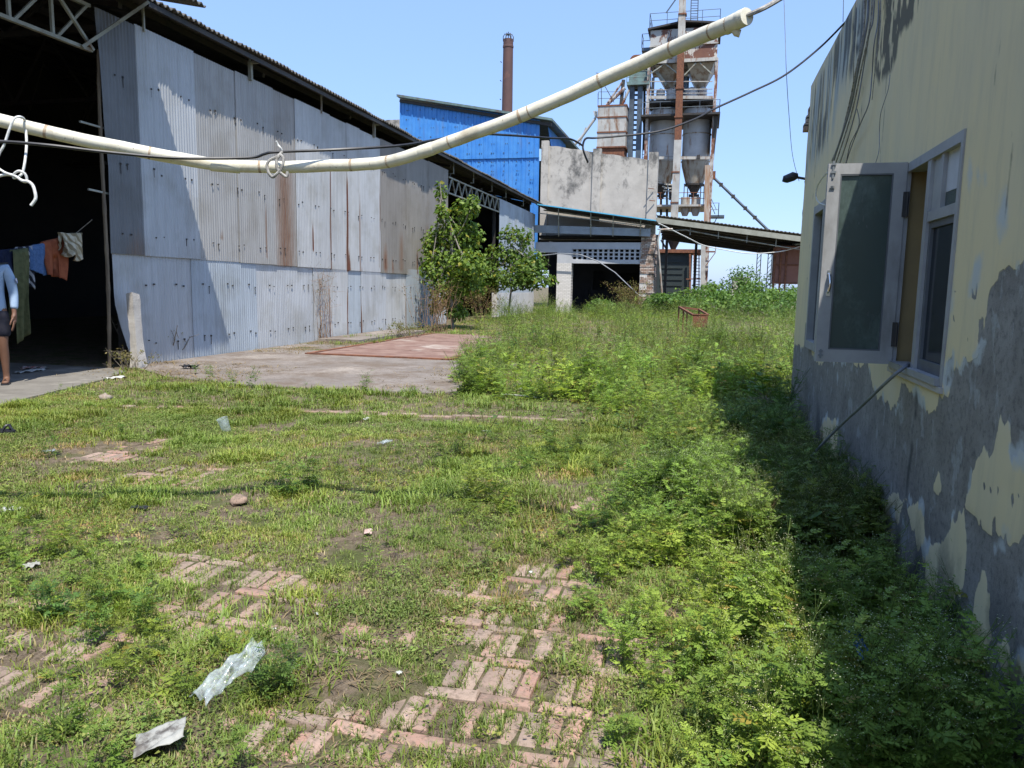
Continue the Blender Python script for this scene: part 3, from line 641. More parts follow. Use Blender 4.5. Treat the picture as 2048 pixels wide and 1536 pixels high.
s = MB(); s.box((-9.8, YF+4.2, 0), (-6.9, YF+4.4, 4.4)); s.box((-6.9, YF+4.2, 0), (-6.2, YF+4.4, 1.4)); s.box((-6.2, YF+4.2, 0), (-5.2, YF+4.4, 4.4)); s.box((-6.9, YF+4.2, 2.6), (-6.2, YF+4.4, 4.4)); s.box((-5.2, YF+4.2, 2.5), (-3, YF+4.4, 4.4)); s.box((-7.4, YF+3.9, 0), (-7.15, YF+4.1, 1.4))
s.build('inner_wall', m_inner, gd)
s = MB(); s.box((-9.9, YF+6, 0), (-3, YF+6.2, 5)); s.box((-3.25, YF+.6, 0), (-3.02, YF+6, 4.3)); s.box((-9.8, YF+.6, zt+.3), (-3.1, YF+6, zt+.42)); s.build('rear_wall', m_shade_dark, gd)
m_bluefl = pmat('sky_blue_flashing', (0.07, 0.33, 0.52), (0.10, 0.40, 0.58), 2, .5); m_roofg = pmat('dark_grey_roof', (0.06, 0.065, 0.07), (0.09, 0.09, 0.09), 3, .8)
YR = 43.0; ra, rb = wy(1072, 409, YR), wy(1312, 442, YR)
s = MB(); n = 140; xs = np.linspace(ra[0], rb[0], n); zs = np.linspace(ra[2], rb[2], n)
amp = .02*np.cos(np.arange(n)*1.9); rows = [np.stack([xs, np.full(n, y), zs+amp+o_], 1) for (y, o_) in ((YR, -.03), (YR, .02), (46.4, .05), (46.4, .0), (YR, -.03))]
s.grid(np.stack(rows, 1)); s.build('lean_to_roof', m_roofg, gd)
s = MB(); s.hexa([(ra[0],YR-.03,ra[2]-.01),(rb[0],YR-.03,rb[2]-.01),(rb[0],YR+.2,rb[2]-.01),(ra[0],YR+.2,ra[2]-.01),(ra[0],YR-.03,ra[2]+.05),(rb[0],YR-.03,rb[2]+.05),(rb[0],YR+.2,rb[2]+.06),(ra[0],YR+.2,ra[2]+.06)])
s.build('roof_flashing', m_bluefl, gd)
for px in (1116, 1181, 1226, 1281):
    t = (px-1072)/240; zr = ra[2]*(1-t)+rb[2]*t; P = wy(px, 450, YR+.15); s = MB()
    s.bar((P[0], YR+.15, zr-.03), (P[0]-.05, YF-.3, zb0-.1), .05); s.build('hanger_strut', m_palesteel, gd)
s = MB(); s.bar((ra[0]+.1, YR+.4, ra[2]-.45), (rb[0]-.8, YR+.4, rb[2]-.22), .05); s.bar((ra[0]+.2, YR+1.2, ra[2]-.2), (rb[0]-.3, YR+1.2, rb[2]-.15), .07); s.build('roof_purlin', m_palesteel, gd)
s = MB(); P0 = wy(1010, 547, YF-.5); P1 = wy(1275, 588, YF-.4); mids = [(1075,512),(1120,507),(1160,509),(1195,522),(1230,545)]
s.tube([P0]+[wy(a, b_, YF-.45) for a, b_ in mids]+[P1], .035, 6); tag(s.build('slack_hose', m_greycable), 'slack grey hose drooping across the whitewashed opening', 'hose')
s = MB(); s.tube([wy(1325, 600, 43.6), wy(1316, 480, 43.6), wy(1321, 459, 43.6), wy(1345, 458, 43.8)], .05, 8); tag(s.build('drain_pipe', m_steelw), 'thin pale pipe bent around the corner of the crumbling brick pier', 'pipe')
# ------------------------------------------------------------------ bare concrete wall block
m_conc, nt, b = newmat('stained_concrete_plaster')
c = mix(nt, ramp(nt, noise(nt, .9, 6, .65), .36, .62), (0.49, 0.455, 0.40), (0.40, 0.37, 0.325))
tc = N(nt, 'ShaderNodeTexCoord'); sx = N(nt, 'ShaderNodeSeparateXYZ'); nt.links.new(tc.outputs['Object'], sx.inputs[0])
hm = N(nt, 'ShaderNodeMapRange'); nt.links.new(sx.outputs[2], hm.inputs[0]); hm.inputs[1].default_value = 6.0; hm.inputs[2].default_value = 9.6
nm = math_(nt, 'ADD', noise(nt, .8, 8, .72, stretch=(1, 1, .7)), math_(nt, 'MULTIPLY', hm.outputs[0], .13))
c = mix(nt, ramp(nt, nm, .57, .70), c, (0.13, 0.125, 0.115))
nt.links.new(c, b.inputs['Base Color']); b.inputs['Roughness'].default_value = .95; b.inputs['Specular IOR Level'].default_value = .15; bump(nt, b, noise(nt, 9, 6), .25, .03)
cw = thing('concrete_wall', (-6.5, 46.4, 0), 'tall bare grey concrete wall with dark stains and three pilasters', 'wall')
xL, xR = wy(1083, 285, 46.5)[0], wy(1316, 310, 46.5)[0]; zL, zR = wy(1085, 289, 46.5)[2], wy(1300, 322, 46.5)[2]
s = MB(); n = 60; xs = np.linspace(xL, xR, n); top = zL+(zR-zL)*(xs-xL)/(xR-xL)+.10*(fbm(xs*2, xs*0, 3, 3)-.5)
P = np.stack([np.stack([xs, np.full(n, y), z], 1) for (y, z) in ((46.5, np.full(n, 4.44)), (46.5, top), (46.85, top), (46.85, np.full(n, 4.44)))], 1); s.grid(P[::-1]); s.build('wall_panel', m_conc, cw)
for (pa, pb_, pz) in ((1083, 1097, 281), (1186, 1203, 297), (1298, 1317, 304)):
    xa_, xb_ = wy(pa, 300, 46.4)[0], wy(pb_, 300, 46.4)[0]; z_ = wy((pa+pb_)/2, pz, 46.4)[2]
    s = MB(); s.box((xa_, 46.38, 4.44 if pa != 1298 else 0), (xb_, 46.7 if pa != 1298 else 47.1, z_)); s.build('pilaster', m_conc, cw)
s = MB()
for (px, py) in ((1308, 378), (1310, 402)): P = wy(px, py, 46.3); s.bar(P, P+np.array([-.32, -.25, .02]), .04)
s.build('projecting_rebar', m_rust, cw)
# ------------------------------------------------------------------ blue clad building
m_blue = pmat('bright_blue_sheet', (0.045, 0.21, 0.56), (0.08, 0.28, 0.62), 1.0, .45, c3=(0.10, 0.22, 0.46), s3=.6, st3=(3, 3, .5)); m_blue.node_tree.nodes['Principled BSDF'].inputs['Specular IOR Level'].default_value = .3
bb = thing('blue_building', (-16, 52, 0), 'tall bright blue metal-clad building with a teal sloping roof', 'building')
YB = 52.0; bl = wy(800, 200, YB); br_ = wy(1086, 238, YB); zs_ = wy(1000, 316, YB)[2]
def ribbed(xa, xb, y, zbot, ztopa, ztopb, name, off=0.0, pitch=.9, gaps=0):
    xs = []; ys = []
    x = xa
    while x < xb:
        for dx, dy in ((0,0),(.02,-.06),(.09,-.06),(.11,0),(.30,0),(.315,-.03),(.345,-.03),(.36,0),(.60,0),(.615,-.03),(.645,-.03),(.66,0)): xs.append(x+dx*pitch/.9); ys.append(y+dy+off)
        x += pitch
    xs = np.array(xs); ys = np.array(ys); ok = xs <= xb; xs, ys = xs[ok], ys[ok]
    tz = ztopa+(ztopb-ztopa)*(xs-xa)/(xb-xa)
    P = np.stack([np.stack([xs, ys, zbot+0*xs], 1), np.stack([xs, ys-.02, tz*.5+zbot*.5], 1), np.stack([xs, ys, tz], 1)], 1)
    s = MB(); s.grid(P[::-1]); return s.build(name, m_blue, bb, sharp=20)
ribbed(bl[0], br_[0], YB, zs_-.03, bl[2], br_[2], 'cladding_upper', -.03)
ribbed(bl[0], br_[0], YB, 3, zs_+.03, zs_+.03, 'cladding_lower', .06)
s = MB()
for x in np.arange(bl[0]+.6, br_[0], .9):
    for z in np.arange(7, 14.4, .62):
        if z < bl[2]+(br_[2]-bl[2])*(x-bl[0])/(br_[0]-bl[0])-.3:
            xx = x+rng.normal(0, .05); s.box((xx-.035, YB-.07, z-.035), (xx+.035, YB-.02, z+.035))
            if rng.random() < .4: s.box((xx+.12, YB-.07, z-.02), (xx+.17, YB-.02, z+.02))
s.build('fasteners', m_bluegrey, bb)
rt = [np.array(p) for p in (wy(793, 190, YB-.5), wy(1104, 238, YB-.5))]; yb_ = 66
s = MB()
for dz, sgn in ((0, 1),):
    a, b_ = rt; V = [a+(0,0,-.1), b_+(0,0,-.1), b_+(0, yb_-YB, -.1), a+(0, yb_-YB, -.1)]
    s.hexa([*V, *[v+np.array((0,0,.16)) for v in V]])
s.build('roof', m_teal, bb)
s = MB(); s.box((bl[0], YB+.1, 3), (bl[0]+.2, 66, 12)); s.bar(rt[0]+np.array((.1,.4,-.3)), rt[1]+np.array((-.1,.4,-.3)), .2); s.box((bl[0]+.2, 65.8, 3), (br_[0], 66, 12.4)); s.build('frame_and_rear_wall', m_dark, bb)
# loose side sheet under the receding eave
e0 = rt[1]; s = MB(); q0 = np.array([br_[0]+.08, 54.5, e0[2]-.12]); 
V = np.array([[br_[0]+.10, 53.2, e0[2]-.15], [br_[0]+.62, 53.6, 9.4], [br_[0]+.30, 60, 9.4], [br_[0]+.12, 60, e0[2]-.15]])
s.hexa([*V, *(V+np.array((.03, .02, 0)))]); s.build('loose_side_sheet', m_blue, bb)
s = MB(); s.box((br_[0]-.1, 55.5, 3), (br_[0]-.05, 66, e0[2]-.3)); s.build('side_wall', m_dark, bb)
s = MB(); a = wy(772, 240, 56); s.box((a[0], 56, 9), (a[0]+1.5, 57, a[2])); tag(s.build('parapet_block', m_conc), 'small pale concrete block peeking between the shed roof and blue building', 'block')
# ------------------------------------------------------------------ chimney
ch = wy(1013, 300, 110); s = MB()
m_chim = pmat('rust_brown_chimney_steel', (0.115, 0.062, 0.055), (0.085, 0.05, 0.048), .5, .75, c3=(0.16, 0.08, 0.06), s3=.5)
chm = thing('chimney', (ch[0], 110, 0), 'tall thin rust-brown steel chimney rising behind the blue roof', 'chimney')
tp = wy(1015, 79, 110)[2]; s.lathe([(.84, 0), (.82, 20), (.72, tp-1.2), (.78, tp-1.15), (.78, tp-.9), (.72, tp-.85), (.72, tp), (.6, tp), (.6, tp-2)], ch[0], 110, 20); s.build('stack', m_chim, chm)
s = MB()
for k in range(6):
    a = k*math.pi/3+.3; cx, cy = math.cos(a), math.sin(a)
    s.tube([(ch[0]+cx*.72, 110+cy*.72, tp-.3), (ch[0]+cx*.74, 110+cy*.74, tp+.35), (ch[0]+cx*.5, 110+cy*.5, tp+.75), (ch[0]+cx*.1, 110+cy*.1, tp+.6)], .06, 6)
s.tube([(ch[0], 110, tp-.1), (ch[0], 110, tp+1.05)], .06, 6); s.build('cap_prongs', m_dark, chm)
s = MB()
for k in range(7): s.bar((ch[0]-.86, 109.7, 18+k*2.6), (ch[0]-.98, 109.5, 18.1+k*2.6), .08)
s.build('ladder_brackets', m_dark, chm)
# ------------------------------------------------------------------ silo tower
YT = 75.0
def T(px, py, y=YT): return wy(px, py, y)
tw = thing('silo_tower', (-3, 77, 0), 'tall rusty steel tower carrying two round silos under a square bin', 'silo tower')
def X_(px, py=200): return T(px, py)[0]
def Z_(py, px=1365): return T(px, py)[2]
xl, xr = -6.05, 0.12; yb2 = YT+5.6
m_bin = pmat('peeling_white_bin_steel', (0.42, 0.42, 0.40), (0.36, 0.37, 0.36), 1, .7, .05, c3=(0.155, 0.07, 0.045), s3=1.1, lo3=.485, hi3=.54, st3=(1.6, 1.6, .9))
m_bin2 = pmat('rusted_bin_steel', (0.135, 0.06, 0.045), (0.18, 0.085, 0.055), 1, .8, .05, c3=(0.48, 0.45, 0.40), s3=1.1, lo3=.53, hi3=.57, st3=(1.5, 1.5, .9))
zt_, zm_, zb_ = Z_(57), Z_(90), Z_(120); xm = X_(1366)
for (x0_, x1_, z0_, z1_, m_) in ((xl, xm, zm_+.04, zt_, m_bin), (xm+.02, xr, zm_+.04, zt_, m_bin), (xl, xm, zb_, zm_-.04, m_steelw), (xm+.02, xr, zb_, zm_-.04, m_bin2)):
    s = MB(); s.box((x0_, YT, z0_), (x1_, YT+.1, z1_)); s.build('bin_panel', m_, tw)
s = MB(); s.box((xl, YT+.1, zb_), (xr, yb2, zt_)); s.build('bin_shell', m_bin, tw)
s = MB(); s.bar((xl-.05, YT-.08, zm_), (xr+.05, YT-.08, zm_), .12, .14); s.bar((xl-.05, YT-.1, zb_-.1), (xr+.05, YT-.1, zb_-.1), .2, .3); s.build('bin_rails', m_steelw, tw)
s = MB(); zr_ = Z_(48); xs3 = [xl-.25, (xl+xr)/2, xr+.25]
for i in range(2):
    a, b_ = (xs3[i], zt_-.02 if i == 0 else zr_+.1), (xs3[i+1], zr_+.1 if i == 0 else zt_+.15)
    s.hexa([(a[0],YT-.3,a[1]),(b_[0],YT-.3,b_[1]),(b_[0],yb2+.3,b_[1]),(a[0],yb2+.3,a[1]),(a[0],YT-.3,a[1]+.16),(b_[0],YT-.3,b_[1]+.16),(b_[0],yb2+.3,b_[1]+.16),(a[0],yb2+.3,a[1]+.16)])
s.build('bin_roof', m_dark, tw)
def railing(s, pts, h, r=.03, posts=None, mids=2):
    for a, b_ in zip(pts[:-1], pts[1:]):
        a = np.array(a, float); b_ = np.array(b_, float); L = np.linalg.norm(b_-a); n = max(1, int(L/1.5))
        for k in range(n+1): p = a+(b_-a)*k/n; s.tube([p, p+np.array([0,0,h])], r, 5, cap=False)
        for j in range(1, mids+1): s.tube([a+np.array([0,0,h*j/mids]), b_+np.array([0,0,h*j/mids])], r, 5, cap=False)
s = MB(); zrl = Z_(52); railing(s, [(xl-.1, YT-.1, zrl), (xr+.1, YT-.1, zrl), (xr+.1, yb2, zrl), (xl-.1, yb2, zrl), (xl-.1, YT-.1, zrl)], 1.25, .028); s.build('roof_railing', m_bluegrey, tw)
# columns
for (x, y) in ((xl, YT), (xr, YT), (xl, yb2), (xr, yb2)):
    s = MB(); s.box((x-.17, y-.17, 0), (x+.17, y+.17, Z_(310))); s.build('column', m_rust if x == xl else m_ruststreak, tw)
    s = MB(); s.box((x-.14, y-.14, Z_(310)), (x+.14, y+.14, zb_)); s.build('column', m_ruststreak, tw)
# hoppers under the bin
def pyramid(x0_, x1_, y0, y1, zt2, zb2, w2=.35):
    cx, cy = (x0_+x1_)/2, (y0+y1)/2; s = MB()
    V = [(cx-w2,cy-w2,zb2),(cx+w2,cy-w2,zb2),(cx+w2,cy+w2,zb2),(cx-w2,cy+w2,zb2),(x0_,y0,zt2),(x1_,y0,zt2),(x1_,y1,zt2),(x0_,y1,zt2)]
    return s.hexa(V)
pyramid(xl+.5, xm-.1, YT+.4, YT+4.5, zb_-.2, Z_(168), .3).build('hopper', m_silob, tw)
pyramid(xm+.2, xr-.2, YT+.4, YT+4.5, zb_-.2, Z_(165), .45).build('hopper', m_silob, tw)
s = MB()
for (a, b_) in (((1300,148),(1330,127)),((1330,127),(1359,150)),((1369,150),(1392,126)),((1400,126),(1424,148))): s.bar(T(a[0], a[1], YT-.05), T(b_[0], b_[1], YT-.05), .10)
for (a, b_) in (((1309,138),(1333,170)),): s.bar(T(a[0], a[1], YT+1), T(b_[0], b_[1], YT+1), .28)
s.build('braces', m_palesteel, tw)
# cyclones below the hoppers
zc1, zc0 = Z_(168), Z_(194)
for (px, r) in ((1321, .42), (1342, .45), (1383, .62), (1405, .42)):
    P = T(px, 190, YT+1.6); s = MB(); s.lathe([(.02, zc1+.1), (r*.5, zc1), (r, zc1-.15), (r, zc0+.1), (r*.4, zc0-.2)], P[0], YT+1.6, 16); s.build('cyclone', m_silo, tw)
for (px, py, r) in ((1356,182,.28),(1371,182,.26)): 
    P = T(px, py, YT+2.2); s = MB(); s.lathe([(.3, P[2]-1.0), (.3, P[2]+1.3)], P[0], P[1], 12); s.build('duct', m_bluegrey, tw)
s = MB(); s.bar(T(1298,163,YT+.2), T(1425,163,YT+.2), .08); s.bar(T(1298,180,YT-.1), T(1425,178,YT-.1), .07); s.bar(T(1298,187,YT-.1), T(1425,186,YT-.1), .06)
s.bar(T(1298,195,YT-.1), T(1426,195,YT-.1), .2, .28); s.build('upper_gallery_rails', m_steelw, tw)
s = MB(); s.box((xl, YT, Z_(204)), (xr, yb2, Z_(198))); s.build('upper_floor', m_dark, tw)
s = MB(); s.box((X_(1283,232), YT-1.0, Z_(235)), (X_(1440,232), yb2, Z_(231)))
for px in (1300, 1425): pass
P = T(1434, 236); s.hexa([(xr, YT, Z_(236)-3), (xr+.2, YT, Z_(236)-3), (xr+.2, yb2, Z_(236)-3), (xr, yb2, Z_(236)-3), (xr, YT-.4, Z_(236)), (X_(1438), YT-.4, Z_(236)), (X_(1438), yb2, Z_(236)), (xr, yb2, Z_(236))])
s.build('platform', m_dark, tw)
s = MB(); zp = Z_(231); railing(s, [(X_(1284), YT-.95, zp), (X_(1440), YT-.95, zp), (X_(1440), yb2, zp)], 1.1, .028); s.build('platform_railing', m_bluegrey, tw)
# the two silos
for (px, r) in ((1328, 1.36), (1394, 1.33)):
    P = T(px, 260, YT+2.2); cx, cy = P[0], YT+2.2; za_, zb3, zc3 = Z_(204), Z_(317), Z_(364)
    so_ = MB(); so_.lathe([(.01, za_+.15), (r*.55, za_+.1), (r*.98, za_-.35), (r, za_-.5), (r, zb3+.0)], cx, cy, 40); body_ = so_.build('silo', m_silo, tw)
    s = MB(); s.lathe([(r*.995, zb3), (r*.98, zb3-.4), (r*.62, zc3), (r*.5, zc3-.1), (.02, zc3-.1)], cx, cy, 36); s.build('silo_cone', m_silob, tw)
    s = MB(); 
    for zz in (za_-1.2, Z_(262), zb3+.02): s.lathe([(r+.0, zz-.06), (r+.05, zz-.05), (r+.05, zz+.05), (r, zz+.06)], cx, cy, 36)
    s.build('silo_band', m_silob, tw)
    s = MB(); s.lathe([(r*.55, zc3-.12), (r*.72, zc3-.1), (r*.72, zc3+.06), (r*.5, zc3+.08)], cx, cy, 24); s.lathe([(r*.5, zc3-.12), (.25, Z_(384)), (.25, Z_(392)), (.0, Z_(392))], cx, cy, 18); s.box((cx-.5, cy-.35, Z_(388)), (cx+.5, cy+.35, Z_(384))); s.build('silo_outlet', m_dark, tw)
    s = MB()
    for a in np.linspace(0, 2*np.pi, 5)[:-1]+.6: s.bar((cx+math.cos(a)*r*.85, cy+math.sin(a)*r*.85, Z_(408)), (cx+math.cos(a)*r*.85, cy+math.sin(a)*r*.85, zc3+.05), .09)
    s.build('silo_legs', m_bluegrey, tw)
s = MB(); s.bar(T(1300,316,YT-.05), T(1424,316,YT-.05), .2, .26); s.build('ring_beam', m_steelw, tw)
s = MB(); s.bar(T(1300,313,YT-.1), T(1424,313,YT-.1), .06, .06); s.bar(T(1397,310,YT-.3), T(1397,318,YT-.3), .3); s.build('ring_beam_gear', m_dark, tw)
# lower floor with small tanks
s = MB(); s.box((xl, YT-.1, Z_(413)), (xr, yb2, Z_(409))); s.build('lower_floor', m_steelw, tw)
for px in (1371, 1392):
    P = T(px, 400, YT+1); s = MB(); s.lathe([(.02, Z_(392)), (.44, Z_(392.5)), (.44, Z_(408)), (.44, Z_(420)), (.25, Z_(430)), (.02, Z_(430))], P[0], P[1], 18); s.build('small_tank', m_steelw, tw)
s = MB(); zz = Z_(409); railing(s, [(xl, YT, zz), (xr, YT, zz)], 1.1, .03); s.build('lower_railing', m_rust, tw)
s = MB()
for k in range(16):      # broken cladding, pipes and clutter behind the concrete wall edge
    px = rng.uniform(1317, 1338); py = 318+k*4.2; a = T(px-8, py, YT+1.2); s.bar(a, a+np.array([rng.uniform(.3, 1.1), .2, rng.uniform(-.25, .15)]), .12)
s.build('torn_cladding', m_silob, tw)
s = MB(); 
for (px, a, b_) in ((1322, 318, 430), (1334, 345, 440), (1340, 318, 400)): s.bar(T(px, a, YT+2.6), T(px, b_, YT+2.6), .22)
s.box(T(1312, 372, YT+3), T(1334, 330, YT+3.4)); s.build('risers', m_dark, tw)
# front spout: rusted above, pale below
s = MB(); s.bar(T(1366,-30,YT-1.4), T(1363,78,YT-1.4), .62); s.build('spout_pipe', m_steelw, tw)
s = MB(); s.bar(T(1362.6,78,YT-1.4), T(1356,281,YT-1.4), .62); s.build('spout_pipe', m_rust, tw)
s = MB(); s.bar(T(1356,281,YT-1.4), T(1347,470,YT-1.4), .66); s.build('spout_pipe', m_steelw, tw)
for (px, py) in ((1365,30),(1359.5,178),(1357,235),(1351,345),(1349,406)): P = T(px, py, YT-1.4); s = MB(); s.box((P[0]-.38, P[1]-.38, P[2]-.06), (P[0]+.38, P[1]+.38, P[2]+.06)); s.build('spout_flange', m_rust, tw)
s = MB(); s.bar(T(1366,-5,YT), T(1356,50,YT), .22); s.bar(T(1352,-2,YT+1), T(1332,26,YT+1), .10); s.build('roof_struts', m_bluegrey, tw)
s = MB(); a0, a1 = T(1383,-20,YT+2), T(1381,48,YT+2); b0, b1 = T(1397,-20,YT+2), T(1395,48,YT+2); s.bar(a0, a1, .09); s.bar(b0, b1, .09)
for k in range(14): t = k/13; s.bar(a0*(1-t)+a1*t, b0*(1-t)+b1*t, .045)
s.build('roof_ladder', m_bluegrey, tw)
s = MB(); z0_ = Z_(84); s.box((X_(1282,80), YT+1, z0_-.3), (xl, YT+2.4, z0_+.0)); railing(s, [(X_(1282,80), YT+1, z0_), (X_(1282,80), YT+2.4, z0_)], 1.25, .03); railing(s, [(X_(1282,80), YT+1, z0_), (xl, YT+1, z0_)], 1.25, .03)
a0, b0 = np.array([X_(1287), YT+1.1, z0_]), np.array([X_(1298), YT+1.1, z0_])
for k in range(34): z = z0_-k*.33; s.bar((a0[0], a0[1], z), (b0[0], b0[1], z), .05)
s.bar(a0, a0-np.array([0,0,11]), .06); s.bar(b0, b0-np.array([0,0,11]), .06)
s.build('side_landing_and_ladder', m_bluegrey, tw)
# side stair and small balcony
s = MB(); zs2 = Z_(432); s.box((X_(1412,430), YT+.5, zs2-.1), (X_(1449,430), YT+2, zs2+.12)); railing(s, [(X_(1429), YT+.5, zs2), (X_(1449), YT+.5, zs2), (X_(1449), YT+2, zs2)], 1.25, .03); s.bar((X_(1446), YT+1, zs2-.1), (X_(1436), YT+1, zs2-1.2), .08); s.build('balcony', m_bluegrey, tw)
s = MB(); s.bar(T(1414,392,YT+1), T(1430,428,YT+1), .22, .06); s.bar(T(1416,383,YT+1), T(1433,420,YT+1), .05); s.bar(T(1420,396,YT+1), T(1421,386,YT+1), .04); s.build('stair', m_bluegrey, tw)
# lower machinery seen under the canopy
s = MB(); s.box((X_(1314,540), YT-1, -.2), (X_(1382,540), YT+4, Z_(508))); 
for k in range(5): s.box((X_(1322,540), YT-1.08, Z_(572)+k*.55), (X_(1366,540), YT-1, Z_(572)+k*.55+.12))
s.build('machine_casing', pmat('dark_green_casing', (.022,.032,.032), (.03,.04,.04), 2, .6), tw)
s = MB(); s.box((X_(1314,500), YT-1.5, Z_(507)), (X_(1406,500), YT+4, Z_(500))); s.build('machine_deck', m_rust, tw)
s = MB(); pyramid(X_(1336,480), X_(1362,480), YT-.6, YT+1.2, Z_(470), Z_(498), .2); 
for (a, b_) in (((1322,480),(1334,500)),((1326,470),(1326,500)),((1334,478),(1334,500))): s.bar(T(*a, YT-.5), T(*b_, YT-.5), .16)
s.hexa([(v) for v in [(X_(1342,498),YT-.2,Z_(500)),(X_(1350,498),YT-.2,Z_(500)),(X_(1350,498),YT+.6,Z_(500)),(X_(1342,498),YT+.6,Z_(500)),(X_(1334,475),YT-.6,Z_(476)),(X_(1362,475),YT-.6,Z_(476)),(X_(1362,475),YT+1,Z_(476)),(X_(1334,475),YT+1,Z_(476))]])
s.build('discharge_hopper', m_dark, tw)
s = MB(); s.bar(T(1405,585,YT-2), T(1407,480,YT-2), .42); s.build('yard_post', m_steelw, tw)
s = MB(); s.bar(T(1380,508,YT-1.6), T(1380,580,YT-1.6), .16); s.bar(T(1388,508,YT-1.6), T(1388,580,YT-1.6), .10); s.bar(T(1398,508,YT-1.6), T(1398,580,YT-1.6), .10)
for k in range(11): s.bar(T(1386,510+k*6.5,YT-1.6), T(1400,511+k*6.5,YT-1.6), .06)
s.bar(T(1372,558,YT-1.7), T(1402,558,YT-1.7), .10); railing(s, [T(1408,503,YT-1), T(1431,503,YT-1)], 1.1, .035); s.bar(T(1431,505,YT-1), T(1409,535,YT-1), .07); s.bar(T(1408,503.5,YT-1), T(1431,503.5,YT-1), .14); s.build('ground_stair', m_rust, tw)
s = MB(); s.bar(T(1415,331,YT-.3), T(1412,480,YT-.3), .46); s.build('corner_duct', pmat('orange_rust_duct', (.30,.155,.075), (.42,.37,.31), 1.5, .8, stretch=(3,3,.4)), tw)
# ------------------------------------------------------------------ bucket elevator, side bin, conveyor
be = thing('bucket_elevator', (-7.2, 76, 0), 'twin-legged bucket elevator with a rusty rounded head left of the tower', 'elevator')
YE = 75.5
def E2(px, py, y=YE): return wy(px, py, y)
s = MB(); a, b_ = E2(1257, 160), E2(1298, 108); n = 12; x0_, x1_ = a[0], E2(1299, 120)[0]; zt2, zb2 = b_[2], E2(1257, 140)[2]
prof = [(x0_, zb2)]+[(x0_+.55*(1-math.cos(t)), zt2-.7+.7*math.sin(t)) for t in np.linspace(0, 1.57, 7)]+[(x1_-.55*(1-math.cos(t)), zt2-.7+.7*math.sin(t)) for t in np.linspace(1.57, 0, 7)]+[(x1_, zb2)]
k = len(prof); V = [(x, YE, z) for x, z in prof]+[(x, YE+1.4, z) for x, z in prof]; q = [(i, k+i, k+i+1, i+1) for i in range(k-1)]; q += [(i, i+1, k-2-i, k-1-i) for i in range(k//2-1)]
s.add(V, q); s.build('head', m_rust, be)
s = MB(); s.box((E2(1258,150)[0], YE+.1, E2(1258,172)[2]), (E2(1296,150)[0], YE+1.3, E2(1258,140)[2])); s.build('drive_casing', m_teal, be)
s = MB(); P = E2(1255,170); s.box((P[0], YE-.8, P[2]-.2), (E2(1300,170)[0], YE+1.8, P[2]+.1)); railing(s, [(P[0], YE-.8, P[2]), (E2(1300,170)[0], YE-.8, P[2])], 1.0, .03); s.build('head_platform', m_teal, be)
for px in (1265, 1281): 
    s = MB(); s.bar(E2(px, 172), E2(px-5, 320), .46, .6); s.bar(E2(px-5, 320), E2(px-6, 560), .46, .6); s.build('leg', m_bluegrey, be)
s = MB(); 
for k in range(13): s.bar(E2(1266-k*.4, 180+k*10, YE+.5), E2(1282-k*.4, 180+k*10, YE+.5), .16)
s.bar(E2(1289, 175, YE+.6), E2(1288, 300, YE+.6), .22); s.build('leg_ties', m_dark, be)
sb = thing('storage_bin', (-9.3, 75, 0), 'square pale banded bin standing left of the bucket elevator', 'bin')
xa_, xb_ = wy(1195, 250, 74)[0], wy(1252, 250, 74)[0]; za_, zb3 = wy(1220, 210, 74)[2], wy(1220, 294, 74)[2]
s = MB(); s.box((xa_, 74, zb3), (xb_, 77, za_)); s.build('bin_body', m_steelw, sb)
s = MB()
for py in (211, 234, 264, 294): z = wy(1220, py, 74)[2]; s.box((xa_-.05, 73.95, z-.07), (xb_+.05, 77.05, z+.06))
s.build('bin_band', m_rust, sb)
s = MB(); s.box((xa_+.1, 74.1, zb3-1.2), (xb_-.1, 76.9, zb3)); 
for x in (xa_+.15, xb_-.15): s.box((x-.1, 74.2, 0), (x+.1, 74.4, zb3-1))
s.build('bin_base', m_rust, sb)
s = MB()
for (a, b_, w2) in (((1250,176),(1213,210),.34),((1244,165),(1216,205),.2),((1258,180),(1245,208),.24)): s.tube([wy(*a, 74.6), wy(*b_, 74.6)], w2/2, 8)
s.build('feed_chute', m_ruststreak, sb)
s = MB(); s.bar(wy(1247,160,74.8), wy(1242,210,74.8), .3); s.bar(wy(1203,212,74), wy(1202,146,74), .06); s.bar(wy(1192,146,74), wy(1204,148,74), .05); s.bar(wy(1196,212,74), wy(1196,187,74), .04)
railing(s, [wy(1196,210,74), wy(1250,210,74)], 1.2, .022); s.bar(wy(1204,162,74.2), wy(1228,205,74.2), .06); s.build('mast_and_railing', m_dark, sb)
s = MB(); s.hexa([np.array(p) for p in [wy(1190,236,74.5),wy(1195,236,74.5),wy(1195,236,75),wy(1190,236,75),wy(1186,222,74.5),wy(1195,222,74.5),wy(1195,222,75),wy(1186,222,75)]]); s.tube([wy(1191,236,74.7), wy(1165,272,74.7), wy(1140,300,74.7)], .13, 8); s.tube([wy(1172,255,74.7), wy(1158,292,74.7)], .07, 6); s.build('side_spout', m_steelw, sb)
cvv = thing('inclined_conveyor', (4, 78, 0), 'thin inclined conveyor tube descending from the tower to the far canopy', 'conveyor')
s = MB(); s.tube([T(1424,352,YT+3), T(1545,469,YT+3)], .13, 8); s.build('tube', m_bluegrey, cvv)
s = MB()
for t in (.18, .42, .66, .85): P = T(1424,352,YT+3)*(1-t)+T(1525,450,YT+3)*t; s.box(P-.17, P+.17)
s.build('tube_clamp', m_dark, cvv)
s = MB(); a = T(1419,358,YT+2.7); s.box(a, a+np.array([.55, .6, .75])); s.build('drive_box', m_rust, cvv)
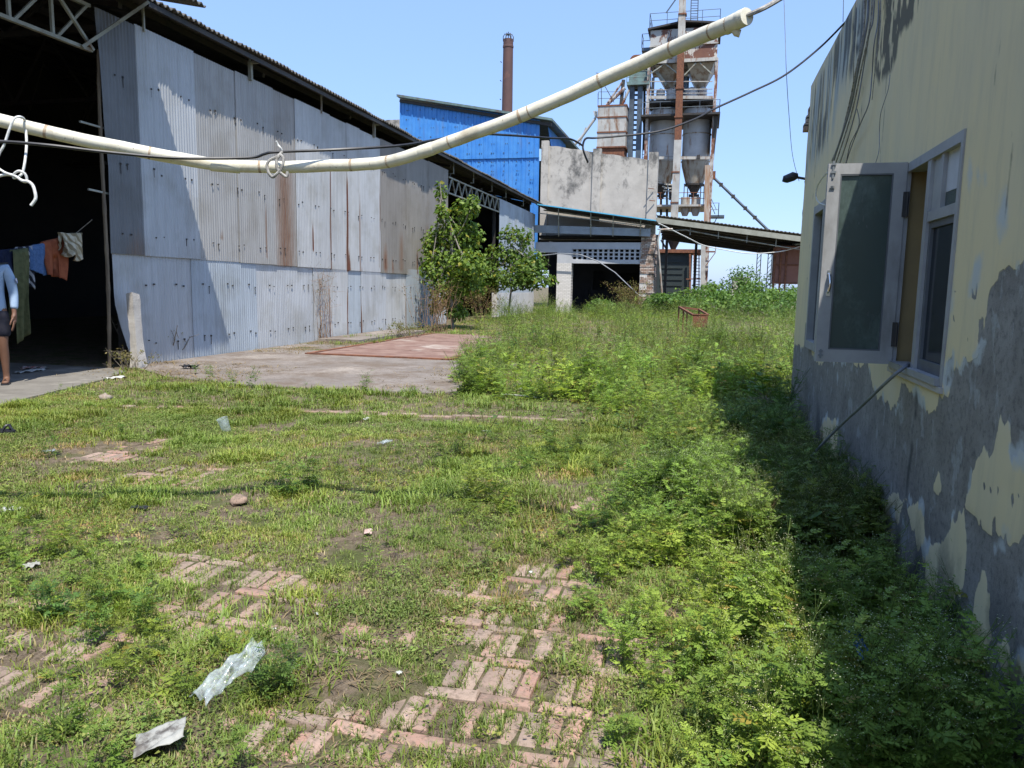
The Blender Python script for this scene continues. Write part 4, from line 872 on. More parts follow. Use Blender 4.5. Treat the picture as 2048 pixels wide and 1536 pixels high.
# ------------------------------------------------------------------ open canopy at the right
cn = thing('open_canopy', (3, 60, 0), 'long low open-sided canopy sloping to the right behind the yard', 'canopy')
Yc0, Yc1 = 56.0, 64.0
pa, pb_ = wy(1313, 431, Yc0), wy(1760, 489, Yc0); n = 160
xs = np.linspace(pa[0], pb_[0], n); zz = np.linspace(pa[2], pb_[2], n); am = .03*np.cos(np.arange(n)*2.2); drop = .75
s = MB(); s.grid(np.stack([np.stack([xs, np.full(n, y), zz+am+o_], 1) for (y, o_) in ((Yc0, 0), (Yc0, .05), (Yc1, .05-drop), (Yc1, -drop), (Yc0, 0))], 1)); s.build('roof_sheet', m_asb, cn)
s = MB(); s.hexa([(*pa[:2], pa[2]-.5),(pb_[0], Yc0, pb_[2]-.5),(pb_[0], Yc0+.15, pb_[2]-.5),(pa[0], Yc0+.15, pa[2]-.5),(pa[0], Yc0, pa[2]-.14),(pb_[0], Yc0, pb_[2]-.14),(pb_[0], Yc0+.15, pb_[2]-.14),(pa[0], Yc0+.15, pa[2]-.14)]); s.build('eaves_beam', pmat('cream_beam_paint', (.33,.33,.27), (.25,.25,.20), 2, .7), cn)
s = MB(); dl = pb_-pa
for k in range(6): y = Yc0+1.3+k*1.2; f = (y-Yc0)/(Yc1-Yc0)*drop+.16; s.bar((pa[0], y, pa[2]-f), (pb_[0], y, pb_[2]-f), .12, .16)
s.build('purlins', m_dark, cn)
s = MB(); s.bar((pa[0], Yc1, pa[2]-drop-.25), (pb_[0], Yc1, pb_[2]-drop-.25), .25, .4); s.build('rear_beam', m_dark, cn)
s = MB()
for t in np.linspace(.03, .95, 8): s.bar(pa+dl*t+np.array([0,.3,-.5]), pa+dl*t+np.array([0,.35,-1.05]), .05)
s.tube([pa+np.array([.1,.2,-.95]), pa+dl*.08+np.array([0,.2,-.9]), pa+dl*.14+np.array([0,.3,-.72]), pa+dl*.3+np.array([0,.4,-.85]), pa+dl*.6+np.array([0,.4,-1.0]), pa+dl*.95+np.array([0,.4,-1.0])], .045, 6); s.build('tie_rod', m_palesteel, cn)
for px in (1333, 1392): 
    P = wy(px, 500, Yc1-.5); s = MB(); s.bar((P[0], Yc1-.4, 0), (P[0], Yc1-.4, pa[2]-1.3), .22); s.build('post', m_dark, cn)
for px in (1519, 1541):
    P = wy(px, 500, Yc1-1.5); s = MB(); x = P[0]; zt2 = pa[2]+dl[2]*(x-pa[0])/dl[0]-1
    for dx in (-.14, .14): s.bar((x+dx, Yc1-1.5, 0), (x+dx, Yc1-1.5, zt2), .06)
    for k in range(14): s.bar((x-.14, Yc1-1.5, k*.36), (x+.14, Yc1-1.5, k*.36+.36), .035)
    s.build('lattice_post', m_bluegrey, cn)
rbn = thing('rusty_tank', (6.5, 59, 0), 'brown rusty steel box tank on legs under the canopy end', 'tank')
m_tank = pmat('brown_primer_steel', (0.26, 0.125, 0.09), (0.21, 0.10, 0.075), .8, .8, c3=(0.13, 0.06, 0.045), s3=1.2)
P0, P1 = wy(1549, 567, 58), wy(1640, 492, 58); s = MB(); s.box((P0[0], 58, P0[2]), (P1[0], 61, P1[2])); s.build('tank_body', m_tank, rbn)
s = MB(); 
for z in (P0[2]+.05, (P0[2]+P1[2])/2, P1[2]-.06): s.box((P0[0]-.05, 57.92, z-.05), (P1[0]+.05, 58, z+.05))
for px in (1549, 1561, 1572): x = wy(px, 530, 58)[0]; s.box((x-.06, 57.9, 0), (x+.06, 57.99, P1[2]))
s.build('tank_rib', m_rust, rbn)
s = MB(); s.hexa([(x, y, z) for (x, y, z) in [(P0[0]+1.2,57.2,P1[2]+.0),(P1[0]+.3,57.2,P1[2]+.2),(P1[0]+.3,61,P1[2]+.35),(P0[0]+1.2,61,P1[2]+.25),(P0[0]+1.2,57.2,P1[2]+.1),(P1[0]+.3,57.2,P1[2]+.3),(P1[0]+.3,61,P1[2]+.45),(P0[0]+1.2,61,P1[2]+.35)]]); s.build('tank_cover', m_palesteel, rbn)
P0, P1 = wy(1464, 585, 52), wy(1500, 557, 52); s = MB(); s.box((P0[0], 52, -.1), (P1[0], 53.6, P1[2])); s.box((P0[0]-.06, 51.94, P1[2]), (P1[0]+.06, 53.66, P1[2]+.09)); tag(s.build('concrete_tank', m_conc), 'low square concrete block half buried in bushes', 'block')
# dead rusty frame in the weeds
fr = thing('steel_trolley', (-.5, 22, 0), 'rusty steel trolley frame with a plate front abandoned in the weeds', 'trolley')
YQ = 24.0
def Q(px, py, y=YQ): return wy(px, py, y)
s = MB(); a, b_, c_, d_ = Q(1358,614,YQ+1.6), Q(1386,630), Q(1416,630), Q(1398,619,YQ+1.6)
for u, v in ((a,b_),(b_,c_),(c_,d_),(d_,a)): s.bar(u, v, .06)
for u in (a, a*.66+b_*.34, a*.4+b_*.6, d_): s.bar(u, u*np.array([1,1,0]), .05)
s.build('frame', m_rust, fr)
s = MB(); s.box((b_[0], YQ-.03, .38), (c_[0], YQ, b_[2])); s.build('front_plate', m_rust, fr)
# ------------------------------------------------------------------ plastered building at the right
XR = 1.1; YE_ = 9.72; ZTOP = 3.93
def W(px, py): p = wx(px, py, XR); return (p[1], p[2])
def z4(l): return [W(1600+x/2.478, 480+y/2.478) for x, y in l]
def z5(l): return [W(1600+x/3.2, y/3.2) for x, y in l]
def z8(l): return [W(1400+x/2.239, 850+y/2.239) for x, y in l]
PEEL = [z4([(1300,95),(1110,112),(1050,105),(1010,130),(950,290),(920,480),(885,630),(830,600),(800,640),(760,560),(735,590),(725,700),(735,750),(700,800),(640,845),(590,780),(505,720),(495,780),(460,840),(400,770),(365,740),(345,650),(325,610),(190,605),(180,900),(250,1100),(300,1200),(420,1280),(420,1350),(500,1300),(600,1310),(640,1500),(700,1540),(760,1400),(830,1300),(850,1200),(870,1080),(920,1030),(960,1060),(985,1000),(1000,870),(1030,950),(1040,1080),(1110,1060),(1300,1040)]),
  z4([(30,420),(62,480),(60,600),(190,605),(185,880),(130,880),(100,930),(75,900),(70,700),(10,640)]),
  z8([(1310,570),(1500,540),(1500,1010),(1400,1060),(1350,980),(1320,900),(1305,700)]), z8([(1260,1060),(1330,1010),(1390,1150),(1500,1160),(1500,1536),(1400,1500),(1300,1250)]), z8([(700,380),(900,420),(1000,560),(1000,900),(900,980),(750,700)])]
PEEL += [[W(*p) for p in l] for l in ([(1574,770),(1590,690),(1612,700),(1640,730),(1640,900),(1574,930)],)]
SPOT = [z4([(900,1170),(950,1150),(1010,1230),(1000,1255),(900,1225)]), z4([(1055,1280),(1085,1260),(1090,1320),(1065,1350)]), z4([(868,1390),(900,1375),(912,1440),(880,1455)]), z4([(965,1400),(1010,1390),(1035,1536),(970,1536)]), z4([(850,230),(885,215),(885,300),(850,310)]), z4([(760,245),(780,240),(775,430),(760,420)]), z4([(815,470),(860,475),(855,540),(830,500)]), z4([(848,360),(862,360),(862,440),(848,430)]), z4([(895,400),(915,400),(905,500),(890,500)])]
ISL = [z4([(665,1200),(690,1180),(705,1230),(690,1260),(668,1240)]), z8([(840,330),(900,300),(880,390),(830,390)]), z8([(780,540),(860,510),(860,640),(810,640)]), z8([(930,380),(1000,350),(990,480),(940,470)])]
WHITE = [z5([(1090,990),(1130,1050),(1200,1050),(1210,1180),(1120,1200),(1060,1250)]), z5([(1310,1230),(1365,1230),(1350,1440),(1290,1536),(1280,1400)]), z5([(1410,900),(1500,1000),(1450,1450),(1400,1300)]), z4([(870,110),(910,80),(890,220),(850,260)]), z4([(1060,1080),(1140,1060),(1120,1160),(1060,1150)]), z8([(1370,480),(1500,470),(1500,620),(1430,600)]), z4([(735,100),(775,0),(760,300),(730,560),(712,690),(705,600)])]
MOLD = [z5([(510,-60),(780,-60),(740,120),(640,240),(620,380),(580,480),(500,540),(470,420),(500,150)]), z5([(340,150),(390,130),(380,330),(350,400),(340,620)])]
BLUE = [z5([(330,-60),(470,-60),(440,300),(340,470),(260,560),(200,900),(80,1050),(40,1100),(90,560),(200,330)])]
def axis_with(a, hard, gap):
    a = a[np.min(np.abs(a[:, None]-np.array(hard)[None]), 1) > gap]; return np.unique(np.concatenate([a, hard]))
ys = axis_with(np.concatenate([np.arange(-3, 2.2, .25), np.arange(2.2, 6, .022), np.arange(6.01, YE_, .045)]), [3.84, 4.84, 7.72, 8.40, YE_], .012); zs = axis_with(np.concatenate([np.arange(-.2, 2.8, .022), np.arange(2.81, ZTOP, .04)]), [1.12, 2.28, 1.0, 2.38, ZTOP], .012)
def ztop(y): return np.clip(2.95+.35*(y-3.4), 2.95, ZTOP)  # near end of the wall top, out of view, lowered to narrow its shadow
WY, WZ = np.meshgrid(ys, zs, indexing='ij'); WZ = np.where(WZ > 2.6, 2.6+(WZ-2.6)*(ztop(WY)-2.6)/(ZTOP-2.6), WZ)
HOLES = [(3.84, 4.84, 1.12, 2.28), (7.72, 8.40, 1.0, 2.38)]
nz1 = fbm(WY*7, WZ*3.5, 61, 5)-.5; nz2 = fbm(WY*24, WZ*10, 62, 4)-.5; nz3 = fbm(WY*2.2, WZ*1.3, 63, 3)-.5
dj = nz1*.14+nz2*.07
def mfield(polys, w_):
    r = np.zeros(WY.shape)
    for p in polys: r = np.maximum(r, np.clip(.5-(sdf(WY, WZ, p)+dj)/(2*w_), 0, 1))
    return r
peel = mfield(PEEL, .02); spots = mfield(SPOT, .018)*sm(-.06, .06, nz2+.03); peel = np.maximum(peel, spots)
peel = np.maximum(peel, sm(.52, .56, fbm(WY*2.6, WZ*1.1, 71, 4))*(WZ < .62+.3*(nz3))*(WY < 6.4)*.9)
peel = np.minimum(peel, 1-mfield(ISL, .018))
flecks = peel*sm(.60, .70, fbm(WY*16, WZ*7, 64, 4)); 
pe_ = mfield(PEEL, .05)
white = np.maximum(mfield(WHITE, .07)*sm(-.16, .18, nz1+nz3), 4*pe_*(1-pe_)*sm(.5, .62, fbm(WY*9, WZ*6, 81, 3))*.8)
white = np.maximum(white, flecks*.40)
mold = np.maximum(mfield(MOLD, .04)*sm(-.25, .1, nz1+nz2), mfield(BLUE, .10)*sm(.0, .22, fbm(WY*14, WZ*1.6, 65, 4)-.42)*.7)
mold = np.maximum(mold, (1-sm(.0, .75, WZ))*sm(.35, .65, fbm(WY*4, WZ*2, 66, 4))*.9)
mold = np.maximum(mold, np.exp(-((WY-4.28+.02*np.sin(WZ*9))/.035)**2)*sm(.3, .6, WZ)*(1-sm(1.0, 1.1, WZ))*.75*sm(.3, .6, fbm(WY*6, WZ*6, 67, 3)))
for (yc_, z0c, z1c, sd_k) in ((3.55, 2.3, 2.62, 1), (5.6, 2.35, 3.3, 2), (6.4, 2.5, 3.6, 3), (3.3, 1.75, 2.2, 4), (8.9, 1.6, 3.0, 5)):
    mold = np.maximum(mold, np.exp(-((WY-yc_-.10*(fbm(WZ*3, WZ*0+sd_k, 90, 4)-.5))/.009)**2)*sm(z0c-.05, z0c+.1, WZ)*(1-sm(z1c-.1, z1c, WZ))*.62)
blue = mfield(BLUE, .16)*sm(.3, .6, fbm(WY*9, WZ*1.2, 68, 4))
thick = .004*(1-peel)
Xw = XR+.012*(fbm(WY*1.1, WZ*1.1, 69, 3)-.5)-thick+.0035*nz2*peel
Pw = np.stack([Xw, WY, WZ], -1)
I = np.arange(WY.size).reshape(WY.shape)
q = np.stack([I[:-1, :-1], I[:-1, 1:], I[1:, 1:], I[1:, :-1]], -1)
cyc = (ys[:-1]+ys[1:])/2; czc = (zs[:-1]+zs[1:])/2; keep = np.ones((len(cyc), len(czc)), bool)
for (a, b_, c_, d_) in HOLES: keep &= ~(((cyc > a) & (cyc < b_))[:, None] & ((czc > c_) & (czc < d_))[None])
pbld = thing('plastered_building', (XR, 4, 0), 'cream plastered building with peeling paint baring grey cement', 'building')
m_wall, nt, b = newmat('peeling_cream_plaster')
fine = noise(nt, 40, 5, .7)
def th(name, k=.5, w_=.08, amp=.35):
    v = math_(nt, 'ADD', attr(nt, name), math_(nt, 'MULTIPLY', math_(nt, 'SUBTRACT', fine, .5), amp)); return ramp(nt, v, k-w_, k+w_)
paint = mix(nt, ramp(nt, noise(nt, 1.4, 5, .6, stretch=(1, 1, .5)), .4, .65), (0.75, 0.63, 0.375), (0.67, 0.585, 0.385))
paint = mix(nt, ramp(nt, noise(nt, 5, 5, .7, stretch=(1, 1.8, .3)), .48, .82), paint, (0.60, 0.52, 0.34))
cem = mix(nt, ramp(nt, noise(nt, 3, 6, .7), .36, .66), (0.215, 0.20, 0.178), (0.335, 0.318, 0.285))
cem = mix(nt, ramp(nt, noise(nt, 26, 6, .75), .50, .72), cem, (0.11, 0.107, 0.10))
c = mix(nt, attr(nt, 'blue'), paint, (0.40, 0.43, 0.40))
c = mix(nt, th('peel'), c, cem); c = mix(nt, math_(nt, 'MULTIPLY', th('white', .45, .18), .85), c, (0.52, 0.55, 0.54))
c = mix(nt, math_(nt, 'MULTIPLY', th('mold', .45, .28), .85), c, (0.055, 0.058, 0.055))
nt.links.new(c, b.inputs['Base Color']); b.inputs['Roughness'].default_value = .9; b.inputs['Specular IOR Level'].default_value = .25
hgt = math_(nt, 'SUBTRACT', math_(nt, 'MULTIPLY', noise(nt, 55, 6, .75), th('peel')), math_(nt, 'MULTIPLY', th('peel', .5, .05), .9)); bump(nt, b, math_(nt, 'ADD', hgt, math_(nt, 'MULTIPLY', noise(nt, 7, 4), .25)), .7, .006)
s = MB(); s.add(Pw, q[keep])
s.build('plaster_wall', m_wall, pbld, attrs={'peel': peel, 'white': white, 'mold': mold, 'blue': blue}, sharp=None)
m_plain = pmat('cream_plaster', (0.52, 0.45, 0.28), (0.46, 0.41, 0.27), 2, .9); m_yel = pmat('ochre_reveal_plaster', (0.38, 0.28, 0.13), (0.32, 0.24, 0.12), 4, .9)
s = MB(); T_ = .26
s.box((XR+.01, YE_-.012, -.2), (6, YE_-.0, ZTOP-.01)); 
for ya_, yb_c in ((-3, 3.4), (3.4, 6.2), (6.2, YE_-.012)):
    za_c, zb_c = float(ztop(ya_))-.006, float(ztop(yb_c))-.006; s.hexa([(XR+.008,ya_,za_c-.4),(XR+.24,ya_,za_c-.4),(XR+.24,yb_c,zb_c-.4),(XR+.008,yb_c,zb_c-.4),(XR+.008,ya_,za_c),(XR+.24,ya_,za_c),(XR+.24,yb_c,zb_c),(XR+.008,yb_c,zb_c)])
s.box((XR+.24, -3, 2.7), (6, YE_-.02, 2.8)); s.box((5.8, -3, -.2), (6, YE_-.02, 2.7)); s.box((XR+.02, -3.02, -.2), (6, -3, 2.9))
s.build('side_walls_and_roof', m_plain, pbld)
for (a, b_, c_, d_) in HOLES:
    s = MB(); s.add([(XR-.002,b_,c_),(XR+T_,b_,c_),(XR+T_,b_,d_),(XR-.002,b_,d_)], [(0,1,2,3)]); s.add([(XR-.002,a,c_),(XR+T_,a,c_),(XR+T_,a,d_),(XR-.002,a,d_)], [(3,2,1,0)])
    s.add([(XR-.002,a,c_),(XR+T_,a,c_),(XR+T_,b_,c_),(XR-.002,b_,c_)], [(3,2,1,0)]); s.add([(XR-.002,a,d_),(XR+T_,a,d_),(XR+T_,b_,d_),(XR-.002,b_,d_)], [(0,1,2,3)])
    s.build('window_reveal', m_yel, pbld)
s = MB(); keep2 = keep
yb3 = [-3, 3.84, 4.84, 7.72, 8.40, YE_-.02]; 
for i, (a, b_) in enumerate(zip(yb3[:-1], yb3[1:])):
    if i in (1, 3):
        h = HOLES[(i-1)//2]; s.box((XR+T_-.01, a, -.2), (XR+T_, b_, h[2])); s.box((XR+T_-.01, a, h[3]), (XR+T_, b_, 2.7))
    else: s.box((XR+T_-.01, a, -.2), (XR+T_, b_, 2.7))
s.box((XR+.27, 6.0, 0), (5.8, 6.1, 2.7)); s.build('inner_wall', pmat('dim_room_paint', (.16,.15,.12), (.12,.11,.09), 2, .9), pbld)
s = MB(); s.box((XR+.0, YE_-.3, ZTOP-.32), (XR+.2, YE_+.12, ZTOP-.22)); 
for k in range(5): s.box((XR-.05+.02*k, YE_-.02, ZTOP-.5+.09*k), (XR+.15, YE_+.12-.015*k, ZTOP-.42+.09*k))
s.build('cornice_stub', m_rbrick, pbld)
m_frame = pmat('worn_grey_wood_paint', (0.36, 0.36, 0.35), (0.29, 0.29, 0.285), 5, .65, c3=(.20,.195,.18), s3=3, st3=(1,1,.4)); m_framed = pmat('dark_grey_frame_paint', (0.13, 0.14, 0.15), (0.10, 0.105, 0.11), 5, .65)
def glass(name, c, r=.12):
    m, nt, b = newmat(name); b.inputs['Base Color'].default_value = (*c, 1); b.inputs['Roughness'].default_value = r; b.inputs['Specular IOR Level'].default_value = .5
    nt.links.new(ramp(nt, noise(nt, 3, 4, .7, stretch=(1, 1, .4)), .3, .8, (r, r, r, 1), (r+.2,)*3+(1,)), b.inputs['Roughness']); nt.links.new(mix(nt, ramp(nt, noise(nt, 4, 7, .75, stretch=(1, 1, .6)), .5, .72), c, tuple(x*1.9+.012 for x in c)), b.inputs['Base Color']); return m
m_glass = glass('smudged_reflection_glass', (0.05, 0.072, 0.062), .16); m_glassd = glass('dark_window_glass', (0.012, 0.016, 0.02), .06); m_board = pmat('pale_board', (.52,.53,.55), (.46,.47,.49), 6, .8)  # casement glass: reflected greenery put into the base colour, smudges from noise
# main window: frame flush with the outer face, mullion, transom; casement swung out
wn = bpy.data.objects.new('window', None); COL.objects.link(wn); wn.parent = pbld; wn.location = (0, 0, 0)
def part(s, name, mat, par=wn): return s.build(name, mat, par)
s = MB(); fx0, fx1 = XR-.012, XR+.075; ya, yb5, za, zb5 = HOLES[0]; ym = 4.37
s.box((fx0, ya, za), (fx1, ya+.035, zb5)); s.box((fx0, yb5-.045, za), (XR+.010, yb5, zb5)); s.box((fx0, ya+.035, zb5-.05), (fx1, yb5-.05, zb5)); s.box((fx0-.02, ya+.035, za), (fx1, yb5-.05, za+.035)); s.box((fx0+.004, ym-.03, za+.035), (fx1, ym+.03, zb5-.05))
s.box((fx0+.008, ya+.035, 1.915), (fx1, ym-.03, 1.965)); part(s, 'frame', m_frame)
s = MB(); s.box((fx0+.01, 4.15, 1.965), (fx1-.01, 4.19, zb5-.05)); s.box((fx0+.02, 4.19, 1.965), (fx0+.03, ym-.03, zb5-.05)); part(s, 'transom_bar', m_frame)
s = MB(); s.box((fx0+.03, ya+.035, 2.04), (fx0+.045, 4.15, zb5-.05)); part(s, 'pale_board', m_board); s = MB(); s.box((fx0+.032, ya+.035, 1.965), (fx0+.042, 4.15, 2.04)); part(s, 'transom_pane', m_glass)
s = MB(); s.box((fx0+.02, ya+.035, za+.035), (fx0+.06, ya+.06, 1.915)); s.box((fx0+.02, ym-.06, za+.035), (fx0+.06, ym-.03, 1.915)); s.box((fx0+.021, ya+.06, za+.035), (fx0+.059, ym-.06, za+.09)); s.box((fx0+.021, ya+.06, 1.88), (fx0+.059, ym-.06, 1.915)); part(s, 'fixed_sash', m_framed)
s = MB(); s.box((fx0+.035, ya+.06, za+.09), (fx0+.045, ym-.06, 1.88)); part(s, 'pane', m_glassd)
s = MB(); s.box((XR-.022, ya-.02, za-.03), (XR+.02, yb5+.01, za-.002)); part(s, 'sill', m_conc)
# open casement leaf, swung out square to the wall
lf = bpy.data.objects.new('casement', None); COL.objects.link(lf); lf.parent = wn
xl0, xl1, zl0, zl1 = .665, XR-.015, 1.135, 2.285; yl = yb5-.055; tl = .036
s = MB(); sw = .068
s.box((xl0, yl, zl0), (xl0+sw, yl+tl, zl1)); s.box((xl1-sw, yl, zl0), (xl1, yl+tl, zl1)); s.box((xl0+sw, yl+.001, zl0), (xl1-sw, yl+tl-.001, zl0+.075)); s.box((xl0+sw, yl+.001, zl1-.06), (xl1-sw, yl+tl-.001, zl1))
s.build('sash', m_frame, lf)
s = MB(); s.box((xl0+sw, yl+.014, zl0+.075), (xl1-sw, yl+.022, zl1-.06)); s.build('pane', m_glass, lf)
s = MB()
for (a, b_) in ((xl0+sw, xl0+sw+.008), (xl1-sw-.008, xl1-sw)): s.box((a, yl+.002, zl0+.075), (b_, yl+.014, zl1-.06))
s.box((xl0+sw+.008, yl+.0025, zl0+.075), (xl1-sw-.008, yl+.014, zl0+.083)); s.box((xl0+sw+.008, yl+.0025, zl1-.068), (xl1-sw-.008, yl+.014, zl1-.06)); s.build('glazing_bead', m_framed, lf)
m_chrome = pmat('bright_handle_metal', (.75,.75,.75), None, rough=.2, metal=1.0)
zc_ = 1.60; xh = xl0+.045; s = MB(); s.tube([(xh, yl, zc_+.055), (xh, yl-.022, zc_+.045), (xh+.004, yl-.030, zc_+.01), (xh+.004, yl-.030, zc_-.02), (xh, yl-.022, zc_-.045), (xh, yl, zc_-.055)], .008, 8); s.box((xh-.011, yl-.004, zc_-.075), (xh+.011, yl, zc_-.05)); s.box((xh-.011, yl-.004, zc_+.05), (xh+.011, yl, zc_+.075)); s.build('handle', m_chrome, lf)
s = MB()
for (z, h) in ((2.20, .10), (2.14, .02), (1.155, .055)):
    s.box((xl0+.022, yl-.006, z), (xl0+.032, yl, z+h)); s.box((xl0+.014, yl-.009, z+h*.3), (xl0+.042, yl-.003, z+h*.42)); s.box((xl0+.016, yl-.009, z+h*.75), (xl0+.04, yl-.003, z+h*.86))
s.build('tower_bolt', m_greysteel, lf)
for z in (1.24, 1.98): s = MB(); s.box((xl1-.012, yl-.008, z), (xl1+.012, yl+.0, z+.14)); s.tube([(xl1+.012, yl-.006, z), (xl1+.012, yl-.006, z+.14)], .007, 6); s.build('hinge', m_dark, lf)
s = MB()
for (y, z) in ((yb5-.004, 1.32), (yb5-.004, 1.55), (yb5-.004, 1.76), (yb5-.004, 1.24)): s.box((XR+.14, y-.004, z-.01), (XR+.162, y+.001, z+.012))
s.build('plug_hole', m_black, wn)
# far window seen edge on
wf = bpy.data.objects.new('window', None); COL.objects.link(wf); wf.parent = pbld
s = MB(); ya, yb5, za, zb5 = HOLES[1]; s.box((fx0-.03, ya-.02, za-.03), (fx1, ya+.05, zb5+.03)); s.box((fx0-.03, yb5-.05, za-.03), (fx1, yb5+.02, zb5+.03)); s.box((fx0-.028, ya+.05, zb5-.05), (fx1, yb5-.05, zb5+.028)); s.box((fx0-.028, ya+.05, za-.028), (fx1, yb5-.05, za+.05)); part(s, 'frame', m_frame, wf)
s = MB(); s.box((fx0+.035, ya+.05, za+.05), (fx0+.045, yb5-.05, zb5-.05)); part(s, 'pane', m_glassd, wf)
# ------------------------------------------------------------------ cables and wires on and near the wall
def wirepts(l, X): return [wx(px, py, x if not np.isscalar(X) else X) for (px, py), x in zip(l, X if not np.isscalar(X) else [X]*len(l))]
def smoothpath(pts, n=8):
    P = np.array(pts, float); out = []
    for i in range(len(P)-1):
        p0_, p1_, p2_, p3_ = P[max(i-1,0)], P[i], P[i+1], P[min(i+2,len(P)-1)]
        for t in np.arange(n)/n: out.append(.5*((2*p1_)+(-p0_+p2_)*t+(2*p0_-5*p1_+4*p2_-p3_)*t*t+(-p0_+3*p1_-3*p2_+p3_)*t**3))
    out.append(P[-1]); return np.array(out)
WIRES = [([(1737,-30),(1735,40),(1718,130),(1702,210),(1684,270),(1668,320),(1668,345)], .009, m_greycable), ([(1744,-30),(1742,40),(1724,130),(1706,215),(1690,270),(1672,325)], .006, m_greyrope), ([(1750,-30),(1746,40),(1738,70),(1728,130),(1714,210),(1695,280),(1680,325)], .005, m_greycable),
  ([(1757,-30),(1756,40),(1748,90),(1744,150),(1738,205),(1722,245),(1704,290),(1690,332)], .004, m_greycable), ([(1762,-30),(1760,60),(1752,120),(1744,200)], .003, m_greyrope), ([(1729,-30),(1727,60),(1712,140),(1698,210),(1680,280),(1664,322)], .006, m_greyrope), ([(1780,150),(1776,180),(1762,225),(1759,260),(1758,300),(1750,330)], .0022, m_greycable),
  ([(1713,-30),(1713,30),(1708,120),(1706,190)], .0022, m_black), ([(1714,218),(1718,250),(1700,290),(1692,330)], .003, m_black)]
wb_ = thing('cable_bundle', (1.05, 5.5, 3), 'loose bundle of grey cables hanging down the cream wall above the open window', 'cables')
for l, r, m_ in WIRES:
    s = MB(); pts = wirepts(l, [XR-.03-.012*(i % 3) for i in range(len(l))]); s.tube(smoothpath(pts), r, 6); s.build('cable', m_, wb_)
s = MB(); s.tube(smoothpath(wirepts([(1675,340),(1655,345),(1636,370),(1632,392),(1638,405),(1650,410)], [1.0,.99,.98,.98,1.0,1.03])), .006, 6); tag(s.build('cable_loop', m_whiterope), 'white cable loop bulging beside the casement top corner', 'cable')
s = MB(); s.tube(smoothpath([wx(1816,728,XR+.06), wx(1812,732,XR-.03), wx(1780,758,XR-.10), wx(1720,815,XR-.16), wx(1670,862,XR-.22), wx(1610,930,XR-.32), gp(1575,1010,.1)]), .009, 8); tag(s.build('window_cable', m_greycable), 'grey cable leading out of the open window down into the weeds', 'cable')
lp = thing('wall_lamp', wx(1602, 372, XR+.02), 'small black lamp on a bracket at the far wall corner', 'lamp')
P = np.array(parent_world(lp)); P[1] = YE_+.02; s = MB(); s.tube([P+(.05,0,.0), P+(-.10,0,.03), P+(-.16,0,.03)], .016, 6); s.build('bracket', m_dark, lp)
s = MB(); s.tube([P+(-.10,0,.05), P+(-.15,0,.045), P+(-.24,0,.01), P+(-.25,0,-.02)], [.03,.055,.05,.03], 10); s.build('lamp_head', m_black, lp)
s = MB(); s.tube(smoothpath([P+(-.02,0,-.01), P+(.0,0,-.2), P+(-.02,0,-.4), P+(.02,0,-.6), P+(-.01,0,-.75)]), .006, 5); s.build('lamp_lead', m_greycable, lp)
# long cables across the sky
def dist_path(l): return smoothpath([dp(px, py, d) for px, py, d in l])
s = MB(); s.tube(np.concatenate([np.array([[X0+.3, 3.4, 3.6], [-6.4, 3.3, 2.75]]), dist_path([(-90,284,3.75),(0,283,3.8),(100,291,3.85),(200,303,3.95),(330,315,4.1),(430,317,4.2),(505,315,4.25),(530,308,4.25),(555,304,4.25),(680,299,4.3),(800,291,4.5),(880,278,4.8),(945,268,5.2),(1010,270,5.6),(1100,276,6.0),(1140,278,6.2),(1165,291,6.3)])]), .0085, 6); tag(s.build('black_cable', m_black), 'black cable running along the slung pipe and on past the blue wall', 'cable')
s = MB(); s.tube(dist_path([(1176,325,6.4),(1168,305,6.35),(1166,290,6.35),(1172,277,6.35),(1190,276,6.4),(1240,272,6.4),(1320,262,6.4),(1390,238,6.5),(1430,217,6.6),(1500,185,6.7),(1570,150,6.8),(1640,95,6.9),(1700,35,6.6),(1730,10,6.2)]), .009, 6); tag(s.build('black_cable', m_black), 'black cable crossing the sky in front of the silos up to the wall top', 'cable')
s = MB(); s.tube(dist_path([(1567,-30,7.5),(1570,60,7.5),(1573,150,7.5),(1578,230,8),(1585,310,9),(1598,362,9.6)]), .0032, 5); tag(s.build('thin_wire', m_greycable), 'thin wire hanging down from the sky to the corner lamp', 'wire')
s = MB(); s.tube(dist_path([(1688,-40,6.5),(1687,0,6.5),(1686,44,6.6)]), .003, 5); tag(s.build('thin_wire', m_greycable), 'short thin wire rising above the wall top beside the cable', 'wire')
s = MB(); s.tube(smoothpath([wy(1318,447,44), wy(1380,478,50), wy(1405,490,54), wy(1440,498,55.5), wy(1500,507,56), wy(1560,503,56.5), wy(1600,493,57)]), .035, 5); tag(s.build('white_wire', m_whiterope), 'white slack wire strung beneath the far canopy', 'wire')
# ------------------------------------------------------------------ slung plastic conduit pipe
m_pvc, nt, b = newmat('sun_faded_cream_pvc')
c = mix(nt, ramp(nt, noise(nt, 9, 5, .7), .45, .75), (0.70, 0.66, 0.52), (0.56, 0.50, 0.37)); c = mix(nt, ramp(nt, noise(nt, 3.5, 7, .75), .56, .72), c, (0.42, 0.36, 0.25)); c = mix(nt, ramp(nt, noise(nt, 60, 3, .7), .64, .72), c, (0.25, 0.20, 0.14)); bump(nt, b, noise(nt, 14, 4), .25, .01); nt.links.new(c, b.inputs['Base Color']); b.inputs['Roughness'].default_value = .38; b.inputs['Specular IOR Level'].default_value = .45
PIPE = [(-120,212,3.86),(0,241,3.9),(150,276,4.0),(300,306,4.12),(425,328,4.25),(520,334,4.33),(640,332,4.33),(760,326,4.28),(815,313,4.2),(900,284,4.12),(1040,232,3.96),(1200,162,3.78),(1330,104,3.55),(1450,52,3.25),(1488,36,3.15)]
